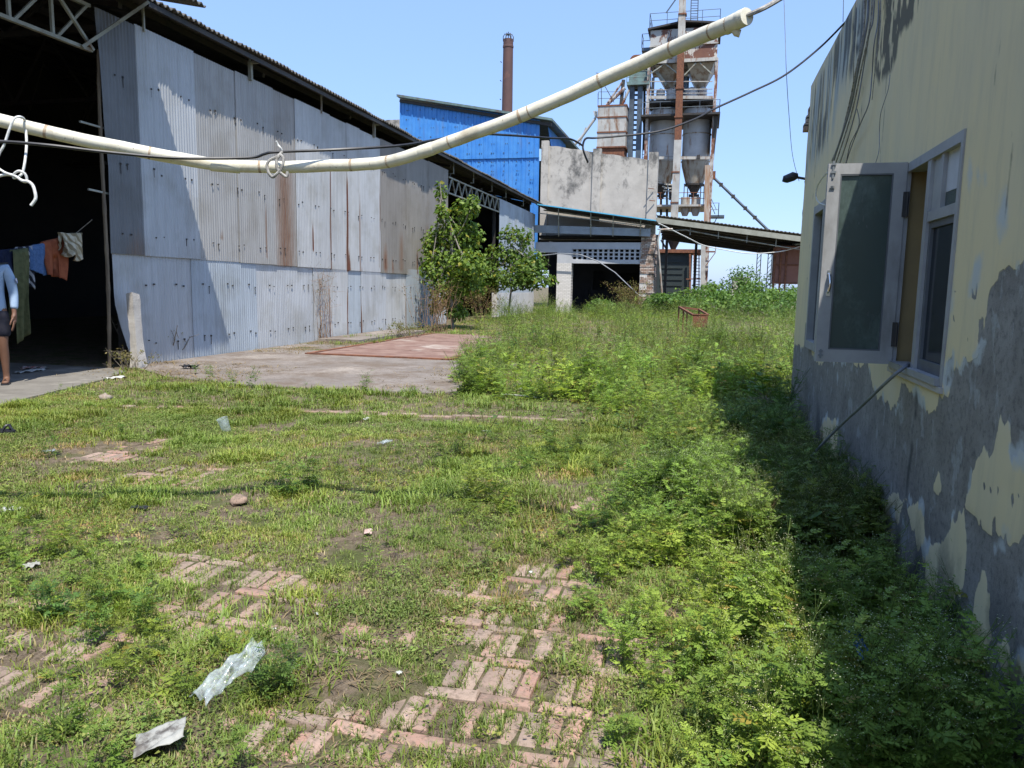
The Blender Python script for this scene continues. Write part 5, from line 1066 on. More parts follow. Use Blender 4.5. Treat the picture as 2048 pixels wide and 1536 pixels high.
pp = thing('conduit_pipe', dp(640, 332, 4.33), 'cream plastic conduit pipe slung across the yard sagging at its joints', 'pipe')
path = dist_path(PIPE); td = path[0]-path[6]; td /= np.linalg.norm(td); path = np.concatenate([path[0]+td*(1.1*np.arange(int((path[0][0]-X0-.3)/(-td[0])/1.1), 0, -1))[:, None], path]); path = path+.006*np.stack([fbm(np.arange(len(path))*.35, np.zeros(len(path)), k, 3)-.5 for k in (1, 2, 3)], 1); s = MB(); s.tube(path, .0345, 20); s.build('pipe_run', m_pvc, pp)
def at(px):
    u, v, _ = proj(path); i = int(np.argmin(np.abs(u-px))); t = path[min(i+1, len(path)-1)]-path[i-1]; return path[i], t/np.linalg.norm(t)
for (px, L_, r_) in ((445, .16, .0375), (1470, .13, .0362), (850, .09, .0362)):
    P, t = at(px); s = MB(); s.tube([P-t*L_/2, P-t*L_/2+t*.004, P+t*L_/2-t*.004, P+t*L_/2], [.0345, r_, r_, .0345], 20); s.build('coupling', m_pvc, pp)
m_band = pmat('brown_tape', (0.30, 0.20, 0.12), (0.50, 0.42, 0.30), 30, .8)
for px, w_ in ((97,.02),(297,.016),(517,.02),(703,.02),(708,.006),(776,.018),(895,.012),(1042,.022),(1056,.010),(1201,.018),(1352,.016),(1430,.014),(1459,.022)):
    P, t = at(px); a = rng.normal(0, .12, 3); t2 = t+a*.3; t2 /= np.linalg.norm(t2); s = MB(); s.tube([P-t2*w_*.36, P+t2*w_*.36], .0350, 20, cap=False); s.build('tape_band', m_band, pp)
P, t = at(1468); s = MB(); s.tube([P+np.array([0,0,-.02]), P+np.array([.015,0,-.042]), P+np.array([.03,0,-.046])], .016, 10); s.build('pipe_clip', m_pvc, pp)
s = MB()
e0_, t = at(1486)
for k in range(5):
    o_ = rng.normal(0, .022, 3); s.tube(smoothpath([e0_-t*.05+o_*.5, dp(1525, 17, 3.12)+o_*.6, dp(1575, -12, 3.2)+o_*.8, dp(1660, -62, 3.5)+o_, np.array([XR+.06, 6.7+.05*k, 3.9])]), [.0065, .005, .008, .006, .005][k], 6)
tag(s.build('wire_bundle', m_greyrope), 'bundle of grey wires leaving the open end of the slung pipe', 'wires')
# ropes
def rope(l, r, name, mat, label):
    s = MB(); s.tube(dist_path(l), r, 8); tag(s.build(name, mat), label, 'rope')
d0 = 3.86
rope([(-40,400,d0-.06),(-5,315,d0-.05),(8,290,d0-.05),(22,250,d0-.05),(30,236,d0-.04),(42,234,d0+.0),(50,242,d0+.05),(52,262,d0+.05),(53,290,d0+.02),(50,322,d0-.02),(45,345,d0-.03),(38,353,d0-.04),(28,356,d0-.05),(28,348,d0-.06),(38,342,d0-.06),(50,348,d0-.05),(54,360,d0-.04),(50,364,d0-.05),(42,360,d0-.06),(30,352,d0-.06),(10,345,d0-.06),(-10,332,d0-.06)], .0062, 'rope', m_whiterope, 'knotted white rope looped over the left end of the slung pipe')
rope([(-10,356,d0-.05),(2,351,d0-.05),(16,349,d0-.05),(30,352,d0-.05),(44,361,d0-.06),(56,363,d0-.06),(65,370,d0-.06),(70,384,d0-.06),(71,398,d0-.06),(62,411,d0-.06)], .0075, 'rope_tail', m_whiterope, 'curled white rope tail hanging under the knot')
d1 = 4.27
rope([(564,304,d1-.02),(556,312,d1-.05),(540,320,d1-.06),(534,330,d1-.06),(537,345,d1-.06),(545,354,d1-.05),(553,348,d1-.06),(563,336,d1-.06),(567,318,d1-.06),(560,310,d1-.05),(553,322,d1-.06),(556,340,d1-.06),(572,353,d1-.05),(575,343,d1-.05)], .0085, 'rope_tie', m_greyrope, 'dirty grey rope tie wound round the sagging middle of the pipe')
rope([(566,306,d1),(561,296,d1-.02),(556,290,d1-.02),(552,282,d1-.03)], .006, 'rope_end', m_whiterope, 'short pale rope end sticking up above the pipe tie')
# ------------------------------------------------------------------ vegetation
def lobed_leaf(L, lobes, rg, droop=.5, width=.5, n_q=True):
    """feathery pinnate leaf along +x as thin diamond quads"""
    V = []; q = []
    def diamond(p, d, l, wd):
        d = d/np.linalg.norm(d); n = np.cross(d, [0, 0, 1.]); n /= np.linalg.norm(n)+1e-9
        k = len(V); V.extend([p, p+d*l*.5+n*wd, p+d*l, p+d*l*.5-n*wd]); q.append((k, k+1, k+2, k+3))
    def pos(t): return np.array([L*t, 0, -droop*L*t*t*.6+.10*L*t])
    diamond(pos(0), pos(.55)-pos(0), L*.55, L*.018); diamond(pos(.45), pos(1)-pos(.45), L*.56, L*.045)
    for i in range(lobes):
        t = .28+.62*i/max(1, lobes-1)
        for sgn in (-1, 1):
            l = L*width*(.75 if i == 0 else 1)*(1-.55*abs(t-.5))*rg.uniform(.75, 1.1); a = sgn*rg.uniform(.75, 1.1)
            diamond(pos(t), np.array([math.cos(a), math.sin(a), -.25+rg.normal(0, .15)]), l*.75, l*.17)
    return np.array(V), np.array(q)
def place(V, base, dirv, roll=0.0):
    d = dirv/np.linalg.norm(dirv); up = np.array([0, 0, 1.]); s_ = np.cross(up, d); n = np.linalg.norm(s_)
    s_ = s_/n if n > 1e-3 else np.array([0, 1., 0]); u = np.cross(d, s_)
    return base+V[:, :1]*d+V[:, 1:2]*s_+V[:, 2:]*u
LG = np.array([.125, .215, .035]); LG2 = np.array([.225, .325, .06]); STEM = np.array([.13, .19, .05])
def blade_stem(a, b_, w0, w1):
    d = b_-a; n = np.cross(d, [0, 0, 1.]); nn = np.linalg.norm(n); n = n/nn if nn > 1e-4 else np.array([1., 0, 0]); m = np.cross(n, d/np.linalg.norm(d))
    V = []; 
    for ang in (0, 2.1, 4.2):
        o = n*math.cos(ang)+m*math.sin(ang); V += [a+o*w0, b_+o*w1]
    return np.array(V), np.array([(0,1,3,2),(2,3,5,4),(4,5,1,0)])
def parthenium(rg, h=1.0, nleaf=26, lobes=4, flowers=26, simple=False):
    Vs = []; Qs = []; Cs = []; n = 0
    def put(V, q, c):
        nonlocal n
        Vs.append(V); Qs.append(q+n); Cs.append(np.tile(c, (len(V), 1))*rg.uniform(.85, 1.15)); n += len(V)
    lean = rg.normal(0, .08, 2); top = np.array([lean[0], lean[1], h*.62]); zero = np.zeros(3)
    put(*blade_stem(zero, top, .006, .004), STEM)
    br = []
    for k in range(7 if not simple else 4):
        t = rg.uniform(.35, 1.0); a = rg.uniform(0, 6.28); b0_ = top*t; l = h*rg.uniform(.3, .5); e = b0_+np.array([math.cos(a)*l*.55, math.sin(a)*l*.55, l*.85]); br.append((b0_, e)); put(*blade_stem(b0_, e, .003, .0018), STEM)
    for k in range(nleaf):
        if k < nleaf*.55: t = rg.uniform(.04, .9); b0_ = top*t; sz = h*rg.uniform(.20, .34)*(1.1-.35*t)
        else: b1 = br[rg.integers(len(br))]; t = rg.uniform(.05, .8); b0_ = b1[0]*(1-t)+b1[1]*t; sz = h*rg.uniform(.10, .18)
        a = rg.uniform(0, 6.28); el = rg.uniform(-.1, .8); V, q = lobed_leaf(sz, lobes, rg, rg.uniform(.2, .9))
        c = LG*(1-(tt_ := rg.random()))+LG2*tt_
        if rg.random() < .025: c = np.array([.24, .22, .05])
        put(place(V, b0_, np.array([math.cos(a)*math.cos(el), math.sin(a)*math.cos(el), math.sin(el)])), q, c)
    for k in range(flowers):
        b1 = br[rg.integers(len(br))]; p = b1[1]+rg.normal(0, .045*h, 3)*np.array([1, 1, .7]); r = rg.uniform(.0035, .006)*(1 if not simple else 1.9)
        put(*blade_stem(b1[0]*.25+b1[1]*.75, p, .0011, .0008), STEM*1.1)
        V = np.array([[-r,0,0],[0,-r,.3*r],[r,0,0],[0,r,.3*r],[0,0,r]])+p; put(V, np.array([(0,1,2,3),(0,1,4,4)])[:1], np.array([.62, .65, .45]))
    return np.concatenate(Vs), np.concatenate(Qs), np.concatenate(Cs)
def tuft(rg, n=9, h=.09, c0=(.10,.155,.03), c1=(.20,.20,.06), spread=.035, w=.0022):
    Vs = []; Qs = []; Cs = []; k = 0
    for i in range(n):
        a = rg.uniform(0, 6.28); l = h*rg.uniform(.5, 1.15); out = rg.uniform(.15, .9); b0_ = np.array([rg.normal(0, spread*.6), rg.normal(0, spread*.6), -.008]); d = np.array([math.cos(a), math.sin(a), 0]); s_ = np.array([-d[1], d[0], 0])
        p = [b0_, b0_+d*l*out*.35+np.array([0,0,l*.55]), b0_+d*l*out+np.array([0,0,l*(.95-.35*out)])]; ww = w*rg.uniform(.8, 1.5)
        V = np.array([p[0]-s_*ww, p[0]+s_*ww, p[1]-s_*ww*.9, p[1]+s_*ww*.9, p[2]-s_*ww*.15, p[2]+s_*ww*.15]); t = rg.random()**2; c = np.array(c0)*(1-t)+np.array(c1)*t
        Vs.append(V); Qs.append(np.array([(0,1,3,2),(2,3,5,4)])+k); Cs.append(np.tile(c*rg.uniform(.8, 1.2), (6, 1))); k += 6
    return np.concatenate(Vs), np.concatenate(Qs), np.concatenate(Cs)
def rosette(rg, n=9, r=.04, c0=(.09,.15,.03), c1=(.15,.19,.045)):
    Vs = []; Qs = []; Cs = []; k = 0
    for i in range(n):
        a = rg.uniform(0, 6.28); d = np.array([math.cos(a), math.sin(a), 0]); b0_ = np.array([rg.normal(0, r*.7), rg.normal(0, r*.7), rg.uniform(.0, .025)]); l = r*rg.uniform(.25, .6); s_ = np.array([-d[1], d[0], rg.normal(0, .3)]); up = rg.uniform(-.2, .7)
        V = np.array([b0_, b0_+d*l*.5+s_*l*.3+(0,0,up*l*.5), b0_+d*l+(0,0,up*l*.6), b0_+d*l*.5-s_*l*.3+(0,0,up*l*.5)]); t = rg.random()
        Vs.append(V); Qs.append(np.array([(0,1,2,3)])+k); Cs.append(np.tile((np.array(c0)*(1-t)+np.array(c1)*t)*rg.uniform(.85, 1.2), (4, 1))); k += 4
    return np.concatenate(Vs), np.concatenate(Qs), np.concatenate(Cs)
def scatter(s, temps, P, scale, yaw, tint, which=None, tilt=None):
    n = len(P)
    if which is None: which = rng.integers(len(temps), size=n)
    for k, (V, q, c) in enumerate(temps):
        ii = np.where(which == k)[0]
        if not len(ii): continue
        ca, sa = np.cos(yaw[ii])[:, None], np.sin(yaw[ii])[:, None]; sc = scale[ii][:, None]
        X = (V[None, :, 0]*ca-V[None, :, 1]*sa)*sc; Y = (V[None, :, 0]*sa+V[None, :, 1]*ca)*sc; Z = np.broadcast_to(V[None, :, 2], X.shape)*sc
        if tilt is not None: X = X+Z*tilt[ii, 0][:, None]; Y = Y+Z*tilt[ii, 1][:, None]
        W_ = np.stack([X, Y, Z], -1)+P[ii][:, None, :]
        Q = q[None]+(np.arange(len(ii))*len(V))[:, None, None]
        C = c[None]*tint[ii][:, None, :]
        s.add(W_.reshape(-1, 3), Q.reshape(-1, 4), col=C.reshape(-1, 3))
def inview(P, m=160):
    u, v, z = proj(P); return (z > .3) & (u > -m-500/np.maximum(z, 1)) & (u < 2048+m+500/np.maximum(z, 1)) & (v < 1536+m+300)
def pts(n, x0, x1, y0, y1): 
    P = np.stack([rng.uniform(x0, x1, n), rng.uniform(y0, y1, n), np.zeros(n)], 1); return P[inview(P)]
def gpoly(l): return [tuple(gp(*p)[:2]) for p in l]
D1 = gpoly([(1420,1640),(1340,1420),(1265,1280),(1205,1180),(1180,1080),(1230,980),(1235,880),(1290,838),(1600,800),(1700,900),(2300,1640)])
D2 = [(-3.12,9.9),(-3.55,11),(-4.05,12.8),(-4.6,14.6),(-4.95,16),(-5.1,20),(-5.2,23),(-8.0,24.5),(-9.3,34),(-9.4,43),(-2.9,43.2),(2,43),(14,50),(14,9.8),(1.0,9.2),(-.6,8.9)]
D3 = gpoly([(830,1080),(890,870),(1170,850),(1240,980),(1190,1090),(1000,1090)])
GAPS = [pe(1050,772,.55,1.0,.95), pe(1480,838,.45,.6,.9), pe(1440,775,.25,.4,.7)]
LITTER = [pe(462,1415,.13,.17,1.0), pe(322,1515,.13,.13,1.0), pe(440,1480,.16,.12,.8)]
GAPS += LITTER
def gapm(x, y):
    m = np.zeros(np.shape(x))
    for (cx, cy, rx, ry, s_) in GAPS: m = np.maximum(m, s_*np.clip(1.3-np.sqrt(((x-cx)/rx)**2+((y-cy)/ry)**2), 0, 1))
    return m
def wd(x, y):
    n = fbm(x*1.1, y*1.1, 101, 3); d1 = soft(x+.25*(n-.5), y+.5*(n-.5), D1, .22); d2 = soft(x+.8*(n-.5), y+.8*(n-.5), D2, .35)*(y < 60); d3 = soft(x, y, D3, .4)*.55*sm(.42, .6, n)
    return np.maximum(np.maximum(d1, d2), d3)*(1-gapm(x, y))
def tints(P, sc=.9, sd=0, lo=.75, hi=1.3):
    n = fbm(P[:, 0]*sc, P[:, 1]*sc, 120+sd, 3); m = fbm(P[:, 0]*sc*2.7, P[:, 1]*sc*2.7, 130+sd, 3); k = lo+(hi-lo)*np.clip((n-.25)*2, 0, 1)
    k = k*rng.uniform(.85, 1.15, len(P)); yel = np.clip((m-.42)*2.5, 0, 1)
    return np.stack([k*(1+.35*yel), k*(1+.08*yel), k*(1-.1*yel)], 1)
# short grass and creeping ground cover
gt = [tuft(np.random.default_rng(k), 9, .052, (.125,.195,.036), (.215,.25,.07), .035, .0019) for k in range(6)]+[tuft(np.random.default_rng(20+k), 10, .075, (.12,.185,.03), (.19,.235,.055), .03) for k in range(3)]+[tuft(np.random.default_rng(40+k), 8, .045, (.23,.195,.10), (.34,.275,.15), .05) for k in range(3)]
rt_ = [rosette(np.random.default_rng(60+k), 11, .036, (.105,.165,.035), (.18,.22,.06)) for k in range(6)]
s = MB()
def gdens(x, y):
    n = fbm(x*1.6, y*1.6, 140, 4); pm = np.maximum(patch_mask(x, y)*.93, bare_mask(x, y)); pm = np.maximum(pm, np.clip(1.2-kerb_d(x, y)/.13, 0, 1)*.93)
    off = np.minimum(sdf(x, y, APRON)+(wd(x, y) > .4)*2*(x > -5.2)*(y > 9.9), sdf(x, y, SHEDSLAB))
    return np.clip(.22+1.6*(n-.33), .06, 1)*(1-.9*sm(.2, .75, pm+(fbm(x*6, y*6, 141, 3)-.5)*1.0))*sm(-.03, .12, off)*(x < XR-.02)*(x > -9.5)*((x < -8.1) | (x > -5.1) | (y < 14.4) | (y > 22.2))*((y < 14.4) | (x > -5.1) | (y > 17))
for (n, x0_, x1_, y0_, y1_, smul) in ((68000, -5.5, 1.1, 1.5, 4.3, .9), (66000, -9.6, 1.1, 4.3, 8.0, 1.05), (22000, -9.6, 1.1, 8.0, 13, 1.35), (16000, -9.6, 8, 13, 30, 2.2), (6000, -9.4, 14, 30, 45, 3.2)):
    P = pts(n, x0_, x1_, y0_, y1_); d = gdens(P[:, 0], P[:, 1]); P = P[rng.random(len(P)) < d]; P[:, 2] = gz(P[:, 0], P[:, 1])
    dry = fbm(P[:, 0]*.9, P[:, 1]*.9, 150, 3); lush = fbm(P[:, 0]*2.1, P[:, 1]*2.1, 151, 3); u = rng.random(len(P)); which = np.where(u < .15+.42*sm(.48, .64, dry), 9+rng.integers(3, size=len(P)), np.where(lush > .56, 6+rng.integers(3, size=len(P)), rng.integers(6, size=len(P))))
    sc = rng.uniform(.55, 1.15, len(P))*smul*(1+.55*sm(.56, .7, lush))
    scatter(s, gt, P, sc, rng.uniform(0, 6.28, len(P)), tints(P, .8, 1, 1.05, 1.55), which)
    P = pts(int(n*.36), x0_, x1_, y0_, y1_); d = gdens(P[:, 0], P[:, 1])*sm(.3, .6, fbm(P[:, 0]*1.7, P[:, 1]*1.7, 152, 3)); P = P[rng.random(len(P)) < d]; P[:, 2] = gz(P[:, 0], P[:, 1])+.004
    scatter(s, rt_, P, rng.uniform(.7, 1.3, len(P))*smul, rng.uniform(0, 6.28, len(P)), tints(P, 1.1, 5, 1.0, 1.5))
jx = pts(26000, -4, 1.0, 1.5, 6.0); pm = patch_mask(jx[:, 0], jx[:, 1]); yy = (jx[:, 1]-1.45) % .299; yy = (jx[:, 1]-.04*np.sin(jx[:, 0]*1.3)-1.45) % .299; jn = np.minimum(np.abs(yy-.212), np.minimum(np.abs(yy-.292), np.abs(yy+.007))); xj = np.where(yy < .21, np.abs(((jx[:, 0]+5.2) % .0755)-0), .0)
ok = (pm > .15) & ((jn < .012) | (xj > .031)) & (rng.random(len(jx)) < .30+.9*sm(.42, .66, fbm(jx[:, 0]*3, jx[:, 1]*3, 190, 3))); jx = jx[ok]; jx[:, 2] = -.008
scatter(s, gt[:9], jx, rng.uniform(.4, .9, len(jx)), rng.uniform(0, 6.28, len(jx)), tints(jx, .8, 21, 1.0, 1.5))
struct(s.build('short_grass', m_grass, smooth=False), 'stuff')
# weeds
pw = [parthenium(np.random.default_rng(200+k), 1.0, 30, 4, 30) for k in range(7)]
pl = [parthenium(np.random.default_rng(300+k), 1.0, 18, 2, 12, True) for k in range(6)]
pf = [parthenium(np.random.default_rng(400+k), 1.0, 12, 1, 7, True) for k in range(5)]
def broadweed(rg, h=1.0, n=16, dead=False):
    Vs = []; Qs = []; Cs = []; k = 0
    def put(V, q, c):
        nonlocal k
        Vs.append(V); Qs.append(q+k); Cs.append(np.tile(np.array(c)*rg.uniform(.8, 1.2), (len(V), 1))); k += len(V)
    stems = [(np.zeros(3), np.array([rg.normal(0, .12), rg.normal(0, .12), h]))]
    for j in range(3): t = rg.uniform(.15, .6); b0_ = stems[0][1]*t; a = rg.uniform(0, 6.28); stems.append((b0_, b0_+np.array([math.cos(a)*.25*h, math.sin(a)*.25*h, .45*h])))
    for a, b_ in stems: put(*blade_stem(a, b_, .006 if not dead else .003, .003 if not dead else .0015), (.26,.19,.10) if dead else (.16,.15,.05))
    if dead:
        for j in range(26): a, b_ = stems[rg.integers(4)]; t = rg.uniform(.3, 1); p = a*(1-t)+b_*t; put(*blade_stem(p, p+rg.normal(0, .09, 3)+np.array([0, 0, .06]), .0022, .001), (.30,.23,.13))
    else:
        for j in range(n):
            a, b_ = stems[rg.integers(4)]; t = rg.uniform(.1, 1); p = a*(1-t)+b_*t; an = rg.uniform(0, 6.28); d = np.array([math.cos(an), math.sin(an), rg.uniform(-.3, .5)]); d /= np.linalg.norm(d); sd = np.cross(d, [0, 0, 1]); L = h*rg.uniform(.10, .2); w2 = L*.24; dn = np.array([0, 0, -.18*L])
            V = np.array([p, p+d*L*.35+sd*w2, p+d*L*.75+sd*w2*.7+dn*.5, p+d*L+dn, p+d*L*.75-sd*w2*.7+dn*.5, p+d*L*.35-sd*w2]); tt_ = rg.random(); put(V, np.array([(0,1,2,3),(0,3,4,5)]), np.array([.07,.14,.03])*(1-tt_)+np.array([.13,.20,.04])*tt_)
    return np.concatenate(Vs), np.concatenate(Qs), np.concatenate(Cs)
tallgrass = [tuft(np.random.default_rng(600+k), 14, .9, (.13,.19,.04), (.26,.26,.09), .05, .004) for k in range(2)]
mixed = [broadweed(np.random.default_rng(610+k)) for k in range(4)]+[broadweed(np.random.default_rng(620+k), 1.0, 0, True) for k in range(2)]+tallgrass
s = MB()
for (n, hs, y0_, y1_) in ((420, .42, 1.5, 9.9), (900, .55, 9.9, 25)):
    P = pts(n, -5, 5 if y0_ > 5 else 1.05, y0_, y1_); x, y = P[:, 0], P[:, 1]; P = P[(rng.random(len(P)) < wd(x, y)*.8)*((x < XR-.05) | (y > YE_+.2))]; P[:, 2] = gz(P[:, 0], P[:, 1])-.01
    scatter(s, mixed, P, np.minimum(hs*rng.uniform(.5, 1.25, len(P)), np.where(P[:, 1] < 9.9, .5, 2)), rng.uniform(0, 6.28, len(P)), tints(P, .7, 15, .85, 1.3), None, rng.normal(0, .15, (len(P), 2)))
for (n, x0_, x1_, y0_, y1_, temps, hs) in ((2600, -1.6, 1.08, 1.5, 6.0, pw, .47), (1500, -3.2, 1.08, 6.0, 9.9, pw, .44), (2600, -5.2, 6, 9.8, 14, pw, .56), (2600, -5.6, 7, 14, 20, pl, .70), (8000, -9.5, 11, 20, 45, pf, .82)):
    P = pts(n, x0_, x1_, y0_, y1_); x, y = P[:, 0], P[:, 1]; d = wd(x, y)*((x < XR-.05) | (y > YE_+.2)); cs = np.where(y < 9.8, 2.0, np.where(y < 18, 1.3, .8)); cl_ = fbm(x*cs, y*cs, 160, 3); k = rng.random(len(P)) < d*np.clip(.45+2.6*(cl_-.42), .10, 1); P = P[k]; P[:, 2] = gz(P[:, 0], P[:, 1])-.01
    x, y = P[:, 0], P[:, 1]; inner = np.clip(-sdf(x, y, D1)/.55, 0, 1); cs = cs[k]; cl_ = cl_[k]; h = hs*rng.uniform(.5, 1.25, len(P))*np.clip(.35+2.3*(cl_-.30), .4, 1.55)
    h = np.where(y < 9, h*(.62+.62*inner+.55*sm(.3, .8, x)*sm(3.4, 5.2, y)-.15*sm(.5, .9, x)*(1-sm(2.6, 3.8, y))), h); h = np.where((y < 6) & (sdf(x, y, D1) > 0), h*.75, h)
    h = np.where(y < 9.9, np.minimum(h, .46+.12*rng.random(len(P))), h)
    scatter(s, temps, P, h, rng.uniform(0, 6.28, len(P)), tints(P, .9, 9, .72, 1.42)*np.where(P[:, 1] > 9.5, 1.22, 1.05)[:, None], None, rng.normal(0, .12, (len(P), 2)))
low = MB()
P = pts(5200, -4.2, .9, 1.5, 8.5); x, y = P[:, 0], P[:, 1]; d = sm(.50, .68, fbm(x*1.3, y*1.3, 170, 4)+.10*(x < -1.4)*(y < 4)+.05*(x > -2.2)*(y > 3.6)-.2*(x < -3)*(y > 4.5))*.30*(1-sm(.2, .8, np.maximum(patch_mask(x, y), bare_mask(x, y)))); P = P[rng.random(len(P)) < d*(1-sm(.1, .6, gapm(P[:, 0], P[:, 1])))]; P[:, 2] = gz(P[:, 0], P[:, 1])
D4 = gpoly([(-200,1060),(130,1050),(300,1150),(380,1240),(560,1350),(540,1480),(350,1620),(-300,1620)]); P4 = pts(650, -4.2, .4, 1.5, 5); P4 = P4[rng.random(len(P4)) < soft(P4[:, 0], P4[:, 1], D4, .15)*sm(.40, .56, fbm(P4[:, 0]*2.4, P4[:, 1]*2.4, 172, 3))*(1-sm(.2, .7, np.maximum(patch_mask(P4[:, 0], P4[:, 1]), bare_mask(P4[:, 0], P4[:, 1]))))*(1-sm(.1, .6, gapm(P4[:, 0], P4[:, 1])))]; P4[:, 2] = gz(P4[:, 0], P4[:, 1])
scatter(s, pw, P4, rng.uniform(.13, .30, len(P4)), rng.uniform(0, 6.28, len(P4)), tints(P4, .9, 17, .85, 1.25), None, rng.normal(0, .15, (len(P4), 2)))
scatter(s, pl, P, rng.uniform(.10, .26, len(P)), rng.uniform(0, 6.28, len(P)), tints(P, .9, 11, .8, 1.25), None, rng.normal(0, .15, (len(P), 2)))
struct(s.build('weeds', m_leaf, smooth=False), 'stuff')
# small single plants that stand out
def plant(px, py, h, label, kind='weed_plant', cat='plant', temps=pw, n=1, spread=.04, tint=(1, 1, 1), group=None, z=None, X=None):
    g = gp(px, py) if X is None else X; root = thing(kind, (g[0], g[1], float(gz(g[0], g[1]))-.005 if z is None else z), label, cat, group); s = MB()
    P = np.array(parent_world(root))+np.c_[rng.normal(0, spread, (n, 2)), np.zeros(n)]
    scatter(s, temps, P, h*rng.uniform(.75, 1.1, n), rng.uniform(0, 6.28, n), np.tile(tint, (n, 1)), None, rng.normal(0, .1, (n, 2)))
    s.build('leaves', m_leaf, root, smooth=False); return root
plant(505, 776, .42, 'thin pale weed standing alone on the front edge of the concrete apron', temps=pw, n=2, tint=(.9,.95,1.1))
plant(725, 787, .36, 'wispy weed with pale flowers in front of the grey concrete apron', temps=pw, n=2, tint=(1,1,1.1))
plant(315, 792, .26, 'small leafy weed beside the concrete floor edge', temps=pw, n=2)
plant(447, 766, .28, 'low leafy weed between the dry rubbish and the apron corner', temps=pw, n=3, spread=.1)
plant(385, 806, .20, 'short single-stemmed weed in the grass before the shed', temps=pw)
for k_, (px_, py_, h_, lb_) in enumerate([(185,786,.16,'sparse weed sprouting at the edge of the shed floor slab'),(560,792,.18,'tiny weed at the front edge of the apron left of the wispy weed'),(640,795,.20,'small weed between the apron edge and the brick line'),(830,797,.22,'weed tuft at the apron edge near its right corner'),(420,752,.24,'feathery weed beside the black scrap on the apron')]): plant(px_, py_, h_, lb_, temps=pw, n=4, spread=.13, tint=(1, 1.02, .95))
plant(960, 778, .42, 'bushy green weed clump at the right end of the concrete apron', temps=pw, n=9, spread=.17, tint=(.9,.95,1))
plant(255, 1265, .30, 'leafy ragweed with a yellow dying leaf in the left grass', temps=pw, n=5, spread=.10, tint=(.85,.95,1.05))
plant(135, 1235, .27, 'blue-green ragweed on a single stem in the left grass', temps=pw, n=3, spread=.05, tint=(.75,.9,1.3))
plant(55, 1125, .24, 'sprawling yellow-green weed clump at the left picture edge', temps=pw, n=9, spread=.18, tint=(1.15,1.05,.9))
plant(545, 1385, .22, 'grey-green twiggy weed beside the clear plastic bag', temps=pw, n=7, spread=.06, tint=(.75,.8,1.05))
plant(612, 975, .38, 'tall airy weed rising from the middle of the grass', temps=pw, n=4, spread=.14, tint=(.95,1,1))
plant(95, 918, .24, 'dark leafy weed beside the dark scrap in the left grass', temps=pw, n=3, spread=.08, tint=(.7,.85,.9))
plant(235, 868, .20, 'low weed clump in the grass right of the sandal', temps=pw, n=4, spread=.16, tint=(.8,.95,.9))
plant(1500, 905, .62, 'dark bushy weed mass in the shade of the far wall corner', temps=pw, n=16, spread=.22, tint=(.75,.9,.9))
plant(1545, 872, .98, 'tall upright ragweed standing at the far corner of the cream wall', temps=pw, n=3, spread=.05, tint=(.7,.85,.85))
plant(1925, 1340, .55, 'shaded leafy weed growing against the foot of the cream wall', temps=pw, n=5, spread=.10, tint=(.9,1,1))
plant(1690, 1110, .62, 'tall flowering weed leaning on the grey cement patch of the wall', temps=pw, n=3, spread=.14)
plant(1960, 1530, .30, 'bright broad weed sprouting in the near right corner', temps=pw, n=6, spread=.12, tint=(1.1,1.15,1))
# ------------------------------------------------------------------ saplings and bushes
def leafcloud(s, C, n, size, rg, c0, c1, flat=.6, heart=True, droop=.4, yellow=.0, yc=(.36,.34,.05)):
    """n leaves scattered through the ellipsoids C = [(centre, radii), ...]"""
    w_ = np.array([r[0]*r[1]*r[2] for _, r in C])**.67; w_ /= w_.sum(); k = rg.choice(len(C), n, p=w_)
    cen = np.array([c for c, _ in C])[k]; rad = np.array([r for _, r in C])[k]
    d = rg.normal(size=(n, 3)); d /= np.linalg.norm(d, axis=1)[:, None]; rr = rg.uniform(.05, 1, n)**.5*1.12
    P = cen+d*rad*rr[:, None]
    nrm = d*.6+np.array([0, 0, .55])+rg.normal(0, .45, (n, 3)); nrm /= np.linalg.norm(nrm, axis=1)[:, None]
    ax = np.cross(nrm, rg.normal(size=(n, 3))); ax /= np.linalg.norm(ax, axis=1)[:, None]; ax[:, 2] -= droop; ax /= np.linalg.norm(ax, axis=1)[:, None]
    sd = np.cross(nrm, ax); sd /= np.linalg.norm(sd, axis=1)[:, None]; L = size*rg.uniform(.6, 1.25, n)[:, None]
    if heart:
        V = np.stack([P, P+ax*L*.28+sd*L*.40, P+ax*L*.72+sd*L*.20, P+ax*L*1.1-nrm*L*.1, P+ax*L*.72-sd*L*.20, P+ax*L*.28-sd*L*.40], 1)
        q = np.array([(0,1,2,3),(0,3,4,5)]); m = 6
    else:
        V = np.stack([P, P+ax*L*.5+sd*L*.25, P+ax*L, P+ax*L*.5-sd*L*.25], 1); q = np.array([(0,1,2,3)]); m = 4
    t = rg.random(n)[:, None]; c = (np.array(c0)*(1-t)+np.array(c1)*t)*rg.uniform(.8, 1.2, (n, 1))
    yl_ = rg.random(n) < yellow; c[yl_] = np.array(yc)*rg.uniform(.7, 1.2, (yl_.sum(), 1))
    Q = q[None]+(np.arange(n)*m)[:, None, None]; s.add(V.reshape(-1, 3), Q.reshape(-1, 4), col=np.repeat(c, m, 0))
m_bark = pmat('pale_grey_bark', (0.28, 0.25, 0.21), (0.17, 0.15, 0.12), 9, .9, stretch=(2, 2, .5))
